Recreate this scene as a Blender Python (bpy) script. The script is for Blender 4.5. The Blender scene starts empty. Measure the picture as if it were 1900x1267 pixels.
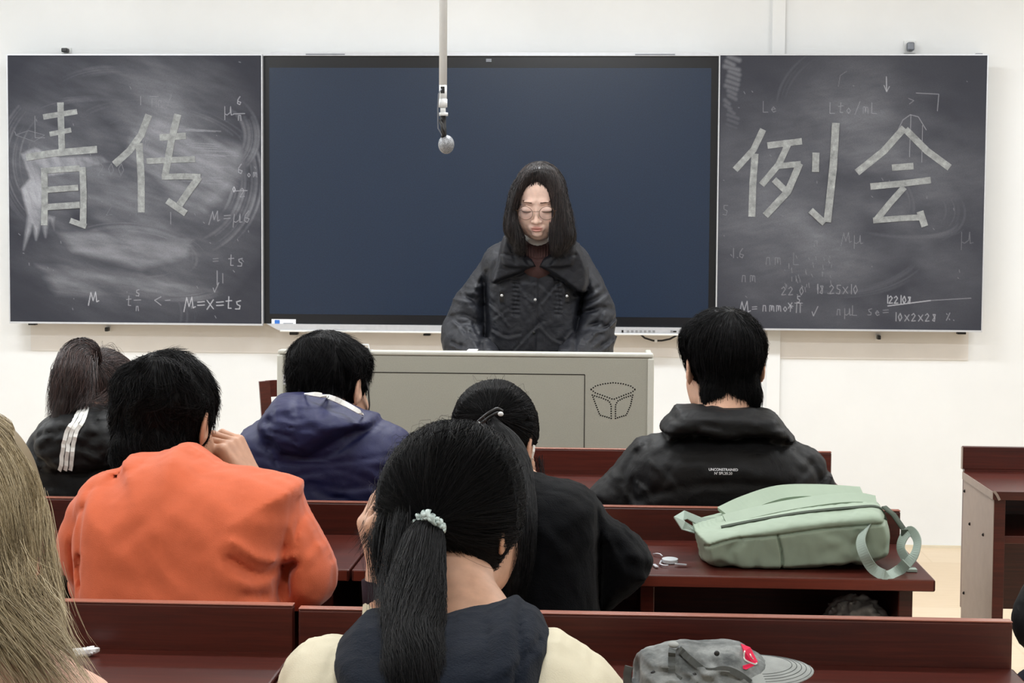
import bpy, math, random
import numpy as np
from mathutils import Vector, Matrix
SC = bpy.context.scene
# ---------------------------------------------------------------- camera (frame taken as 1900 x 1267)
FOC = 3196.0; PITCH = 0.0585; YAW = 0.0568; ROLL = 0.0067; CAMZ = 1.3266
_F = Vector((-math.sin(YAW)*math.cos(PITCH), math.cos(YAW)*math.cos(PITCH), -math.sin(PITCH)))
_R0 = Vector((math.cos(YAW), math.sin(YAW), 0)); _U0 = _R0.cross(_F)
_R = _R0*math.cos(ROLL) + _U0*math.sin(ROLL); _U = -_R0*math.sin(ROLL) + _U0*math.cos(ROLL)
cd = bpy.data.cameras.new('camera'); cam = bpy.data.objects.new('camera', cd)
SC.collection.objects.link(cam)
cam.matrix_world = Matrix(((_R.x, _U.x, -_F.x, 0), (_R.y, _U.y, -_F.y, 0), (_R.z, _U.z, -_F.z, CAMZ), (0, 0, 0, 1)))
cd.sensor_width = 36.0; cd.lens = FOC/1900*36.0; cd.clip_start = 0.05
SC.camera = cam
# ---------------------------------------------------------------- light and exposure
SC.view_settings.view_transform = 'Standard'; SC.view_settings.look = 'None'
SC.view_settings.gamma = 1.0; SC.view_settings.use_curve_mapping = False
SC.view_settings.exposure = 0.0
w = bpy.data.worlds.new('world'); SC.world = w; w.use_nodes = True
w.node_tree.nodes['Background'].inputs[0].default_value = (0.8, 0.85, 0.9, 1)
w.node_tree.nodes['Background'].inputs[1].default_value = 0.0
def ceiling_lamp(x, y, sx, sy, power, z=2.93):
    ld = bpy.data.lights.new('ceiling_light', 'AREA'); ld.shape = 'RECTANGLE'; ld.size = sx; ld.size_y = sy
    ld.energy = power; ld.color = (0.93, 0.97, 1.0)
    lo = bpy.data.objects.new('ceiling_light', ld); SC.collection.objects.link(lo); lo.location = (x, y, z)
for lx in (-2.6, 0.0, 2.6):
    for ly, pw in ((5.6, 46), (3.4, 34), (0.9, 20)):
        ceiling_lamp(lx-0.3, ly, 1.2, 0.3, pw)

def at(px, py, Y):
    """point of the plane y = Y seen at photo pixel (px, py)"""
    d = _F + _R*((px-950.0)/FOC) - _U*((py-633.5)/FOC)
    t = Y/d.y
    return Vector((d.x*t, Y, CAMZ + d.z*t))
def pix(v):
    d = Vector(v) - Vector((0, 0, CAMZ)); z = d.dot(_F)
    return (950+FOC*d.dot(_R)/z, 633.5-FOC*d.dot(_U)/z)
def m_of(px, Y): return px*Y/FOC
# ---------------------------------------------------------------- helpers
COL = SC.collection
RNG = np.random.default_rng(7)
def srgb(r, g, b):
    f = lambda c: (c/255/12.92) if c/255 <= 0.04045 else ((c/255+0.055)/1.055)**2.4
    return (f(r), f(g), f(b), 1.0)
def tag(o, label=None, cat=None, group=None, kind=None):
    if label: o['label'] = label
    if cat: o['category'] = cat
    if group: o['group'] = group
    if kind: o['kind'] = kind
    return o
def empty(name, loc=(0, 0, 0), label=None, cat=None, group=None, rz=0.0):
    o = bpy.data.objects.new(name, None); COL.objects.link(o); o.location = loc; o.rotation_euler = (0, 0, rz)
    o.empty_display_size = 0.1
    return tag(o, label, cat, group)
bpy.context.view_layer.update()
def parent_keep(o, p):
    o.parent = p
    pm = Matrix.LocRotScale(p.location, p.rotation_euler, None) if p.type == 'EMPTY' else Matrix.Identity(4)
    if p.parent is not None and p.type == 'EMPTY':
        q = p.parent; pm = Matrix.LocRotScale(q.location, q.rotation_euler, None) @ pm
    o.matrix_parent_inverse = pm.inverted()
def link(name, me, mat=None, parent=None, smooth=False):
    o = bpy.data.objects.new(name, me); COL.objects.link(o)
    if mat is not None:
        for m in (mat if isinstance(mat, (list, tuple)) else [mat]): me.materials.append(m)
    if smooth: me.shade_smooth()
    if parent is not None: parent_keep(o, parent)
    return o
def np_mesh(name, V, faces_list):
    """V (n,3); faces_list: list of integer arrays (m,k)"""
    me = bpy.data.meshes.new(name)
    V = np.asarray(V, dtype=np.float32)
    fl = [np.asarray(F, dtype=np.int32) for F in faces_list if len(F)]
    nl = sum(F.size for F in fl); nf = sum(len(F) for F in fl)
    me.vertices.add(len(V)); me.vertices.foreach_set('co', V.ravel())
    me.loops.add(nl); me.loops.foreach_set('vertex_index', np.concatenate([F.ravel() for F in fl]))
    me.polygons.add(nf)
    tot = np.concatenate([np.full(len(F), F.shape[1], dtype=np.int32) for F in fl])
    st = np.concatenate([[0], np.cumsum(tot)[:-1]]).astype(np.int32)
    me.polygons.foreach_set('loop_start', st); me.polygons.foreach_set('loop_total', tot)
    me.update(calc_edges=True)
    return me
class MB:
    """collects shapes for ONE mesh"""
    def __init__(s): s.V = []; s.F = []
    def add(s, vs, fs):
        n = len(s.V); s.V += [tuple(v) for v in vs]; s.F += [tuple(i+n for i in f) for f in fs]
    def box(s, x0, x1, y0, y1, z0, z1, bev=0.0, M=None):
        b = bev
        if b <= 0:
            vs = [(x, y, z) for x in (x0, x1) for y in (y0, y1) for z in (z0, z1)]
            fs = [(0, 1, 3, 2), (4, 6, 7, 5), (0, 4, 5, 1), (2, 3, 7, 6), (0, 2, 6, 4), (1, 5, 7, 3)]
        else:
            import bmesh
            bm = bmesh.new(); bmesh.ops.create_cube(bm, size=1.0)
            for v in bm.verts:
                v.co = Vector(((x0+x1)/2+v.co.x*(x1-x0), (y0+y1)/2+v.co.y*(y1-y0), (z0+z1)/2+v.co.z*(z1-z0)))
            bmesh.ops.bevel(bm, geom=bm.edges[:], offset=b, segments=2, affect='EDGES', profile=0.5)
            bm.verts.index_update()
            vs = [v.co.copy() for v in bm.verts]; fs = [tuple(v.index for v in f.verts) for f in bm.faces]; bm.free()
        if M is not None: vs = [M @ Vector(v) for v in vs]
        s.add(vs, fs); return s
    def tube(s, pts, rad, n=10, cap=True):
        pts = [Vector(p) for p in pts]; k = len(pts)
        rs = rad if isinstance(rad, (list, tuple, np.ndarray)) else [rad]*k
        vs = []; up = Vector((0.123, 0.2, 0.97))
        for i, p in enumerate(pts):
            t = (pts[min(i+1, k-1)]-pts[max(i-1, 0)]).normalized()
            a = t.cross(up)
            if a.length < 0.05: a = t.cross(Vector((1, 0, 0)))
            a.normalize(); b = t.cross(a)
            up = b.cross(t) if False else up
            for j in range(n):
                q = 2*math.pi*j/n
                vs.append(p + (a*math.cos(q)+b*math.sin(q))*rs[i])
        fs = [(i*n+j, i*n+(j+1) % n, (i+1)*n+(j+1) % n, (i+1)*n+j) for i in range(k-1) for j in range(n)]
        if cap: fs += [tuple(range(n))[::-1], tuple((k-1)*n+j for j in range(n))]
        s.add(vs, fs); return s
    def ribbon(s, pts, wid, nor, th):
        """flat band along pts, width vectors perpendicular to nor, thickness th"""
        pts = [Vector(p) for p in pts]; k = len(pts); vs = []
        for i, p in enumerate(pts):
            t = (pts[min(i+1, k-1)]-pts[max(i-1, 0)]).normalized()
            nn = Vector(nor[i] if isinstance(nor, list) else nor)
            nn = (nn - t*nn.dot(t)).normalized(); a = t.cross(nn)
            ww = wid[i] if isinstance(wid, (list, tuple)) else wid
            for sa, sn in ((-1, -1), (1, -1), (1, 1), (-1, 1)): vs.append(p+a*sa*ww/2+nn*sn*th/2)
        fs = [(i*4+j, i*4+(j+1) % 4, (i+1)*4+(j+1) % 4, (i+1)*4+j) for i in range(k-1) for j in range(4)]
        fs += [(3, 2, 1, 0), tuple((k-1)*4+j for j in range(4))]
        s.add(vs, fs); return s
    def prism(s, poly, y0, y1):
        """poly: list of (x, z); extruded along y"""
        n = len(poly)
        vs = [(x, y0, z) for x, z in poly]+[(x, y1, z) for x, z in poly]
        fs = [tuple(range(n)), tuple(range(2*n-1, n-1, -1))]+[(i, i+n, (i+1) % n+n, (i+1) % n) for i in range(n)]
        s.add(vs, fs); return s
    def sphere(s, c, r, nu=14, nv=8):
        r = (r, r, r) if not isinstance(r, (tuple, list)) else r
        vs = [(c[0], c[1], c[2]+r[2])]
        for i in range(1, nv):
            a = math.pi*i/nv
            for j in range(nu):
                b = 2*math.pi*j/nu
                vs.append((c[0]+r[0]*math.sin(a)*math.cos(b), c[1]+r[1]*math.sin(a)*math.sin(b), c[2]+r[2]*math.cos(a)))
        vs.append((c[0], c[1], c[2]-r[2])); L = len(vs)-1
        fs = [(0, 1+j, 1+(j+1) % nu) for j in range(nu)]
        fs += [(1+i*nu+j, 1+(i+1)*nu+j, 1+(i+1)*nu+(j+1) % nu, 1+i*nu+(j+1) % nu) for i in range(nv-2) for j in range(nu)]
        fs += [(L, 1+(nv-2)*nu+(j+1) % nu, 1+(nv-2)*nu+j) for j in range(nu)]
        s.add(vs, fs); return s
    def build(s, name, mat, parent=None, smooth=False, label=None):
        import bmesh
        me = bpy.data.meshes.new(name); me.from_pydata([tuple(v) for v in s.V], [], s.F)
        bm = bmesh.new(); bm.from_mesh(me); bmesh.ops.recalc_face_normals(bm, faces=bm.faces[:]); bm.to_mesh(me); bm.free()
        o = link(name, me, mat, parent, smooth)
        if label: o['label'] = label
        return o
# ---------------------------------------------------------------- materials
class NT:
    def __init__(s, name, rough=0.5, spec=0.5):
        s.m = bpy.data.materials.new(name); s.m.use_nodes = True; s.t = s.m.node_tree
        s.b = s.t.nodes['Principled BSDF']; s.b.inputs['Roughness'].default_value = rough
        s.b.inputs['Specular IOR Level'].default_value = spec
    def n(s, typ, **kw):
        q = s.t.nodes.new(typ)
        for k, v in kw.items(): setattr(q, k, v)
        return q
    def l(s, a, b): s.t.links.new(a, b)
    def coords(s, scale=(1, 1, 1), kind='Object'):
        c = s.n('ShaderNodeTexCoord'); m = s.n('ShaderNodeMapping'); m.inputs['Scale'].default_value = scale
        s.l(c.outputs[kind], m.inputs['Vector']); return m.outputs['Vector']
    def noise(s, vec, scale=5, detail=4, rough=0.55, dist=0.0):
        q = s.n('ShaderNodeTexNoise'); q.inputs['Scale'].default_value = scale; q.inputs['Detail'].default_value = detail
        q.inputs['Roughness'].default_value = rough; q.inputs['Distortion'].default_value = dist
        s.l(vec, q.inputs['Vector']); return q.outputs['Fac']
    def ramp(s, fac, stops):
        q = s.n('ShaderNodeValToRGB'); e = q.color_ramp.elements
        while len(e) < len(stops): e.new(0.5)
        for i, (p, c) in enumerate(stops): e[i].position = p; e[i].color = c
        s.l(fac, q.inputs['Fac']); return q.outputs['Color']
    def mix(s, fac, a, b, mode='MIX'):
        q = s.n('ShaderNodeMix', data_type='RGBA', blend_type=mode)
        for sock, val in ((q.inputs[0], fac), (q.inputs[6], a), (q.inputs[7], b)):
            if hasattr(val, 'links') or hasattr(val, 'is_output'): s.l(val, sock)
            else: sock.default_value = val
        return q.outputs[2]
    def color(s, c):
        if hasattr(c, 'is_output'): s.l(c, s.b.inputs['Base Color'])
        else: s.b.inputs['Base Color'].default_value = c
        return s
    def bump(s, h, strength=0.2, dist=0.01):
        q = s.n('ShaderNodeBump'); q.inputs['Strength'].default_value = strength; q.inputs['Distance'].default_value = dist
        s.l(h, q.inputs['Height']); s.l(q.outputs['Normal'], s.b.inputs['Normal']); return s
def plain(name, rgb, rough=0.5, spec=0.5, var=0.12, nscale=30, bump=0.0, bscale=200, metal=0.0, bdist=0.002, stretch=(1, 1, 1)):
    t = NT(name, rough, spec); v = t.coords(stretch); c = srgb(*rgb)
    f = t.noise(v, nscale, 3)
    d = tuple(x*(1-var) for x in c[:3])+(1,); u = tuple(min(1, x*(1+var)) for x in c[:3])+(1,)
    t.color(t.ramp(f, [(0.3, d), (0.7, u)])); t.b.inputs['Metallic'].default_value = metal
    if bump: t.bump(t.noise(t.coords(stretch), bscale, 3), bump, bdist)
    return t.m
def wood(name, dark, mid, light, rough=0.32):
    t = NT(name, rough, 0.5); v = t.coords((2.2, 40, 60)); g = t.noise(v, 3.0, 6, 0.62, 0.6)
    v2 = t.coords((1.0, 8, 10)); g2 = t.noise(v2, 2.0, 3)
    c = t.ramp(g, [(0.28, srgb(*dark)), (0.5, srgb(*mid)), (0.78, srgb(*light))])
    t.color(t.mix(0.35, c, t.ramp(g2, [(0.3, srgb(*dark)), (0.7, srgb(*light))])))
    t.bump(g, 0.05, 0.001); return t.m
M = {}
M['wood'] = wood('mahogany_laminate', (50, 18, 14), (72, 27, 20), (98, 40, 29))
M['wood_edge'] = wood('mahogany_edge', (96, 40, 30), (118, 52, 38), (140, 66, 50), 0.35)
M['wood_glint'] = wood('mahogany_top_glint', (140, 84, 70), (164, 104, 88), (184, 124, 106), 0.22)  # paler wood colour paints in the light reflected along the board tops
M['desk_side'] = plain('tan_laminate_side', (156, 138, 126), 0.5, var=0.05, nscale=30)
t = NT('painted_wall', 0.75, 0.25); v = t.coords()
t.color(t.ramp(t.noise(v, 1.3, 5), [(0.3, srgb(232, 234, 235)), (0.7, srgb(242, 244, 245))])); t.bump(t.noise(v, 60, 3), 0.05, 0.002); M['wall'] = t.m
M['wall_low'] = plain('old_paint_and_board_shadow', (234, 231, 228), 0.8, 0.2, 0.05, 3)  # older paint, its tint also holding the shadow of the board frames
M['ceiling'] = plain('ceiling_paint', (240, 240, 238), 0.9, 0.1, 0.02, 3)
t = NT('cream_floor', 0.42, 0.4); v = t.coords()
br = t.n('ShaderNodeTexBrick'); br.inputs['Scale'].default_value = 1.0; br.offset = 0.5
for k, c in (('Color1', (226, 206, 178)), ('Color2', (216, 192, 160)), ('Mortar', (214, 192, 162))): br.inputs[k].default_value = srgb(*c)
br.inputs['Mortar Size'].default_value = 0.004; br.inputs['Brick Width'].default_value = 0.9; br.inputs['Row Height'].default_value = 0.9
t.l(v, br.inputs['Vector'])
t.color(t.mix(0.25, br.outputs['Color'], t.ramp(t.noise(t.coords((1, 9, 1)), 6, 5), [(0.3, srgb(205, 180, 146)), (0.7, srgb(232, 214, 190))]))); M['floor'] = t.m
M['alu'] = plain('brushed_aluminium', (205, 208, 214), 0.35, 0.5, 0.05, 40, metal=0.35)
M['alu_dark'] = plain('dark_grey_aluminium', (120, 124, 132), 0.4, 0.5, 0.05, 40, metal=0.3)  # darker grey metal of the small fittings
M['black_plastic'] = plain('black_plastic', (18, 18, 20), 0.4, 0.5, 0.1)
M['bezel'] = plain('dark_glass_bezel', (20, 22, 27), 0.25, 0.5, 0.15, 4)
t = NT('powered_off_display', 0.32, 0.5); v = t.coords()
t.color(t.ramp(t.noise(v, 260, 2), [(0.35, srgb(17, 32, 52)), (0.65, srgb(25, 43, 68))])); t.bump(t.noise(v, 500, 2), 0.06, 0.001); M['screen'] = t.m
M['podium'] = plain('grey_green_powder_coat', (165, 164, 152), 0.5, 0.4, 0.05, 300, 0.12, 600)
M['podium_edge'] = plain('pale_grey_plastic_edge', (206, 206, 196), 0.4, 0.4, 0.03)
M['groove'] = plain('dark_gap', (42, 40, 38), 0.8, 0.1, 0.05)
M['white_plastic'] = plain('white_plastic', (228, 230, 230), 0.4, 0.5, 0.03)
M['paper'] = plain('white_paper', (236, 236, 238), 0.7, 0.2, 0.03)
M['blue_print'] = plain('blue_print', (62, 118, 200), 0.6, 0.3, 0.05)
M['grey_print'] = plain('grey_print', (140, 142, 146), 0.7, 0.2, 0.05)
def struct(o): o['kind'] = 'structure'; return o
# ---------------------------------------------------------------- room shell
WY = 7.55; XL, XR, YB, ZC = -3.35, 4.6, -2.2, 3.0
struct(MB().box(XL-0.1, XR+0.1, YB-0.1, WY+0.1, -0.06, 0).build('floor', M['floor']))
struct(MB().box(XL-0.1, XR+0.1, YB-0.1, WY+0.1, ZC, ZC+0.06).build('ceiling', M['ceiling']))
struct(MB().box(XL-0.1, XR+0.1, WY, WY+0.1, 0, ZC).build('wall_front', M['wall']))
struct(MB().box(XL-0.1, XR+0.1, YB-0.1, YB, 0, ZC).build('wall_back', M['wall']))
struct(MB().box(XL-0.1, XL, YB, WY, 0, ZC).build('wall_left', M['wall']))
struct(MB().box(XR, XR+0.1, YB, WY, 0, ZC).build('wall_right', M['wall']))
struct(MB().box(XL, XR, WY-0.006, WY, 0, 0.012).build('baseboard_front', plain('cream_skirting', (222, 212, 190), 0.6, 0.3, 0.04)))
# boxed-in strip up the wall right of centre and the patch under the boards: older paint with the board frames' shadow in its colour
p0 = at(1433, 50, WY-0.02); p1 = at(1457, 50, WY-0.02)
mb = MB(); mb.box(p0.x, p1.x, WY-0.02, WY, 0, ZC); struct(mb.build('trim_1', M['wall']))
q0 = at(57, 640, WY-0.008); q1 = at(1797, 640, WY-0.008)
struct(MB().box(q0.x, q1.x, WY-0.006, WY, 0.823, 2.05).build('trim_2', M['wall_low']))
# ---------------------------------------------------------------- chalkboards
BY = 7.43
def chalk_canvas(x0, x1, z0, z1, pxw, pxh): return np.zeros((pxh, pxw), dtype=np.float32)
class Canvas:
    """chalk density on a board; drawn with photo pixels of the board face"""
    def __init__(s, px0, px1, py0, py1, q=1.0):
        s.x0, s.y0, s.q = px0, py0, q
        s.w = int((px1-px0)*q)+1; s.h = int((py1-py0)*q)+1; s.A = np.zeros((s.h, s.w), np.float32)
        yy, xx = np.mgrid[0:s.h, 0:s.w]; s.xx = xx/q+px0; s.yy = yy/q+py0
    def noise(s, sc, ax=1.0, ang=0.0, seed=1, octv=4):
        r = np.random.default_rng(seed); N = np.zeros_like(s.A); amp = 1.0; tot = 0
        ca, sa = math.cos(ang), math.sin(ang)
        X = (s.xx*ca+s.yy*sa)/ax; Y = -s.xx*sa+s.yy*ca
        for o in range(octv):
            g = r.random((64, 64)).astype(np.float32)
            u = (X/sc*2**o) % 63; v = (Y/sc*2**o) % 63
            i = np.floor(u).astype(int); j = np.floor(v).astype(int); fu = u-i; fv = v-j
            fu = fu*fu*(3-2*fu); fv = fv*fv*(3-2*fv); i2 = (i+1) % 63; j2 = (j+1) % 63; i = i % 63; j = j % 63
            N += amp*((g[j, i]*(1-fu)+g[j, i2]*fu)*(1-fv)+(g[j2, i]*(1-fu)+g[j2, i2]*fu)*fv); tot += amp; amp *= 0.55
        return N/tot
    def stroke(s, pts, wid, val, soft=1.0, streak=0.0, taper=False):
        pts = np.array(pts, float)
        for k in range(len(pts)-1):
            a, b = pts[k], pts[k+1]; m = wid+soft*3
            i0, i1 = int((min(a[0], b[0])-m-s.x0)*s.q), int((max(a[0], b[0])+m-s.x0)*s.q)+1
            j0, j1 = int((min(a[1], b[1])-m-s.y0)*s.q), int((max(a[1], b[1])+m-s.y0)*s.q)+1
            i0, j0 = max(i0, 0), max(j0, 0); i1, j1 = min(i1, s.w), min(j1, s.h)
            if i1 <= i0 or j1 <= j0: continue
            X = s.xx[j0:j1, i0:i1]; Y = s.yy[j0:j1, i0:i1]; d = b-a; L = max(1e-6, (d**2).sum())
            t = np.clip(((X-a[0])*d[0]+(Y-a[1])*d[1])/L, 0, 1)
            D = np.hypot(X-a[0]-t*d[0], Y-a[1]-t*d[1])
            S = np.clip((wid/2+soft/2-D)/soft, 0, 1)*val
            if streak:
                side = ((X-a[0])*d[1]-(Y-a[1])*d[0])/math.sqrt(L)
                S *= 1-streak*(0.5+0.5*np.sin(side*1.3+np.sin(side*0.37)*4))
            s.A[j0:j1, i0:i1] = np.maximum(s.A[j0:j1, i0:i1], S)
    def smear(s, c, r, a0, a1, wid, val, n=26, sq=1.0, rot=0.0, seed=0):
        """arc wiped with a dry cloth: soft streaky band"""
        ca, sa = math.cos(rot), math.sin(rot); P = []
        for i in range(n):
            a = a0+(a1-a0)*i/(n-1); x = math.cos(a)*r; y = math.sin(a)*r*sq
            P.append((c[0]+x*ca-y*sa, c[1]+x*sa+y*ca))
        rr = np.random.default_rng(seed)
        for k in range(int(wid/3)):
            o = (rr.random()-0.5)*wid; f = 1+o/r; v = val*(0.3+0.7*rr.random())
            i0 = rr.integers(0, n//3); i1 = n-rr.integers(0, n//3)
            Q = [(c[0]+(x-c[0])*f, c[1]+(y-c[1])*f) for x, y in P[i0:i1]]
            s.soft(Q, 1.5+4*rr.random(), v)
    def soft(s, pts, wid, val):
        pts = np.array(pts, float)
        B = np.zeros_like(s.A) if False else None
        for k in range(len(pts)-1):
            a, b = pts[k], pts[k+1]; m = wid*2.5
            i0, i1 = int((min(a[0], b[0])-m-s.x0)*s.q), int((max(a[0], b[0])+m-s.x0)*s.q)+1
            j0, j1 = int((min(a[1], b[1])-m-s.y0)*s.q), int((max(a[1], b[1])+m-s.y0)*s.q)+1
            i0, j0 = max(i0, 0), max(j0, 0); i1, j1 = min(i1, s.w), min(j1, s.h)
            if i1 <= i0 or j1 <= j0: continue
            X = s.xx[j0:j1, i0:i1]; Y = s.yy[j0:j1, i0:i1]; d = b-a; L = max(1e-6, (d**2).sum())
            t = np.clip(((X-a[0])*d[0]+(Y-a[1])*d[1])/L, 0, 1)
            D = np.hypot(X-a[0]-t*d[0], Y-a[1]-t*d[1])
            e = 0.5+0.5*math.sin(math.pi*(k+0.5)/(len(pts)-1))
            S = np.exp(-(D/wid)**2)*val*e
            s.A[j0:j1, i0:i1] = np.maximum(s.A[j0:j1, i0:i1], S)
# tiny stroke alphabet for the handwriting (unit box, y down)
GL = {'u': [[(0, .3), (0, 1.4)], [(0, .9), (.2, 1), (.5, .8), (.55, .3)], [(.55, .3), (.6, 1), (.8, .95)]],
      'M': [[(0, 1.2), (.25, .1), (.45, .8), (.7, .05), (.8, .9), (1, .8)]], '=': [[(0, .45), (.6, .4)], [(0, .7), (.6, .66)]],
      'x': [[(0, .3), (.55, .95)], [(.55, .25), (0, 1)]], '-': [[(0, .55), (.5, .52)]], 't': [[(.25, 0), (.2, .9), (.45, .9)], [(0, .35), (.5, .3)]],
      's': [[(.45, .3), (.1, .4), (.15, .6), (.4, .7), (.35, .95), (0, .95)]], 'S': [[(.5, .1), (.1, .2), (.1, .5), (.45, .6), (.4, .95), (0, .9)]],
      '6': [[(.4, 0), (.1, .4), (.05, .85), (.35, 1), (.5, .7), (.15, .6)]], '0': [[(.3, .1), (.05, .5), (.25, 1), (.5, .6), (.3, .1)]],
      '1': [[(.2, 0), (.2, 1)]], '2': [[(0, .3), (.25, .1), (.45, .35), (0, 1), (.5, .95)]], '5': [[(.5, .1), (.1, .1), (.1, .45), (.45, .6), (.35, 1), (0, .95)]],
      '8': [[(.4, .2), (.1, .2), (.35, .6), (.3, 1), (.05, .9), (.35, .45), (.4, .2)]], '.': [[(.2, .95), (.25, 1)]], '<': [[(.6, .2), (0, .5), (.6, .9)]],
      'v': [[(0, .6), (.15, 1), (.6, .1)]], 'n': [[(0, 1), (.05, .4), (.3, .4), (.35, 1)]], 'm': [[(0, 1), (0, .4), (.2, .4), (.22, .9), (.3, .4), (.45, .45), (.5, 1)]],
      'r': [[(0, 1), (.05, .4), (.3, .45)]], 'o': [[(.2, .5), (0, .75), (.2, 1), (.4, .75), (.2, .5)]], 'L': [[(0, 0), (0, 1), (.5, 1)]],
      '/': [[(.5, -.1), (0, 1.1)]], '_': [[(0, 1), (.9, .97)]], 'T': [[(0, 0), (.9, 0)], [(.25, 0), (.2, 1)], [(.65, 0), (.65, 1)]], '%': [[(.5, 0), (0, 1)], [(0, .1), (.1, .2)], [(.4, .8), (.5, .9)]],
      'e': [[(0, .75), (.4, .7), (.2, .5), (0, .75), (.2, 1), (.45, .9)]], 'N': [[(0, 1), (.05, .1), (.4, 1), (.45, .1)]], ' ': []}
def write(cv, txt, x, y, h, val=0.5, wid=1.3, sp=0.78, slant=0.0):
    for ch in txt:
        for st in GL.get(ch, []):
            cv.stroke([(x+a*h*0.9-b*h*slant, y+b*h) for a, b in st], wid, val, 1.0)
        x += h*sp*(0.5 if ch in '.1' else 1.45 if ch == 'M' else 1.0)
def chalkboard(name, TL, TR, BL, BR, cv, label):
    a, b, c, d = (at(*p, BY) for p in (TL, TR, BL, BR))
    x0, x1 = (a.x+c.x)/2, (b.x+d.x)/2; z1 = (a.z+b.z)/2; z0 = (c.z+d.z)/2
    root = empty(name, ((x0+x1)/2, BY, z0), label, 'chalkboard')
    H, Wd = cv.A.shape
    xs = np.linspace(x0, x1, Wd); zs = np.linspace(z1, z0, H)
    X, Z = np.meshgrid(xs, zs); V = np.stack([X, np.full_like(X, BY), Z], -1).reshape(-1, 3)
    i = np.arange(H*Wd).reshape(H, Wd)
    F = np.stack([i[:-1, :-1], i[1:, :-1], i[1:, 1:], i[:-1, 1:]], -1).reshape(-1, 4)
    me = np_mesh('writing_surface', V, [F])
    at_ = me.attributes.new('chalk', 'FLOAT', 'POINT'); at_.data.foreach_set('value', np.clip(cv.A, 0, 1).ravel())
    link('writing_surface', me, M['slate'], root)
    mb = MB(); mb.box(x0, x1, BY+0.002, BY+0.022, z0, z1); mb.build('backing_panel', M['black_plastic'], root)
    mb = MB(); mb.box(x0-0.004, x1+0.004, BY-0.004, BY+0.024, z1, z1+0.006); mb.box(x0-0.004, x1+0.004, BY-0.004, BY+0.024, z0-0.008, z0)
    mb.box(x0-0.005, x0, BY-0.004, BY+0.024, z0, z1); mb.box(x1, x1+0.005, BY-0.004, BY+0.024, z0, z1)
    mb.build('frame', M['alu'], root)
    return root, (x0, x1, z0, z1)
t = NT('slate_with_chalk', 0.7, 0.2); an = t.n('ShaderNodeAttribute', attribute_name='chalk'); v = t.coords()
gr = t.noise(v, 420, 3); 
m1 = t.n('ShaderNodeMath', operation='MULTIPLY_ADD'); t.l(gr, m1.inputs[0]); m1.inputs[1].default_value = 0.9; m1.inputs[2].default_value = 0.52
m2 = t.n('ShaderNodeMath', operation='MULTIPLY', use_clamp=True); t.l(an.outputs['Fac'], m2.inputs[0]); t.l(m1.outputs[0], m2.inputs[1])
t.color(t.mix(m2.outputs[0], srgb(43, 45, 55), srgb(205, 207, 216))); M['slate'] = t.m
t = NT('thick_chalk', 0.9, 0.1); v = t.coords(); t.color(t.ramp(t.noise(v, 38, 5, 0.7), [(0.3, srgb(122, 125, 126)), (0.55, srgb(152, 155, 156)), (0.8, srgb(186, 189, 190))])); M['chalk'] = t.m

cl = Canvas(12, 486, 103, 598)
n1 = cl.noise(90, 2.0, 0.35, 3); n2 = cl.noise(26, 5.0, 0.25, 5); n3 = cl.noise(6, 6.0, 0.2, 8, 3)
cx = (cl.xx-240)/230; cy = (cl.yy-330)/240
env = np.clip(1.15-(cx**2+cy**2)*0.75, 0, 1)
cl.A = 0.025+0.30*env*np.clip(n1*1.9-0.5, 0, 1)*(0.6+n2*0.6)*(0.8+0.4*n3)
for (c, r, a0, a1, wd, v, sq, rot, sd) in (((250, 470), 115, -2.9, 0.6, 26, .35, .42, .1, 1), ((240, 470), 110, 0.2, 3.0, 30, .25, .42, .1, 2), ((300, 280), 150, -2.6, -0.6, 46, .28, .5, .15, 3),
        ((170, 300), 150, 2.3, 3.9, 40, .30, .9, 0, 4), ((260, 500), 160, 0.4, 1.6, 22, .28, .3, .15, 5), ((330, 330), 130, -0.6, 1.2, 34, .3, 1.0, 0, 6), ((210, 190), 120, 3.4, 5.6, 16, .2, .5, 0, 7),
        ((150, 540), 200, -0.9, 0.1, 30, .16, .5, .3, 8), ((400, 250), 70, -1.2, 1.5, 18, .3, 1.0, 0, 9), ((230, 250), 190, 3.5, 5.0, 18, .22, .35, .1, 10)):
    cl.smear(c, r, a0, a1, wd*1.6, v*.72, sq=sq, rot=rot, seed=sd)
r_ = np.random.default_rng(4)
def region(cv, poly, val, soft, seed, sc=22, ax=4, ang=-0.35):
    n = len(poly); I = np.zeros(cv.A.shape, bool); D = np.full(cv.A.shape, 1e9)
    for i in range(n):
        (xa, ya), (xb, yb) = poly[i], poly[(i+1) % n]; dx, dy = xb-xa, yb-ya
        I ^= ((ya > cv.yy) != (yb > cv.yy)) & (cv.xx < dx*(cv.yy-ya)/(dy if dy else 1e-9)+xa)
        t = np.clip(((cv.xx-xa)*dx+(cv.yy-ya)*dy)/max(1e-6, dx*dx+dy*dy), 0, 1); D = np.minimum(D, np.hypot(cv.xx-xa-t*dx, cv.yy-ya-t*dy))
    m = np.clip(np.where(I, D, -D)/soft+0.5, 0, 1); cv.A = np.maximum(cv.A, m*val*(0.35+0.9*cv.noise(sc, ax, ang, seed)))
region(cl, [(35, 285), (60, 272), (110, 290), (185, 287), (204, 300), (150, 315), (78, 330), (74, 395), (98, 402), (97, 428), (88, 408), (80, 440), (72, 414), (62, 445), (56, 418), (38, 464), (46, 400), (34, 350), (50, 330)], .50, 8, 77, 12, 5, 1.2)
region(cl, [(100, 430), (230, 420), (330, 415), (365, 440), (350, 480), (260, 500), (130, 470)], .30, 22, 78, 14, 6, 0.1)
region(cl, [(240, 230), (340, 230), (450, 270), (455, 330), (380, 400), (300, 350), (230, 300)], .34, 30, 79, 16, 5, 0.5)
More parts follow.
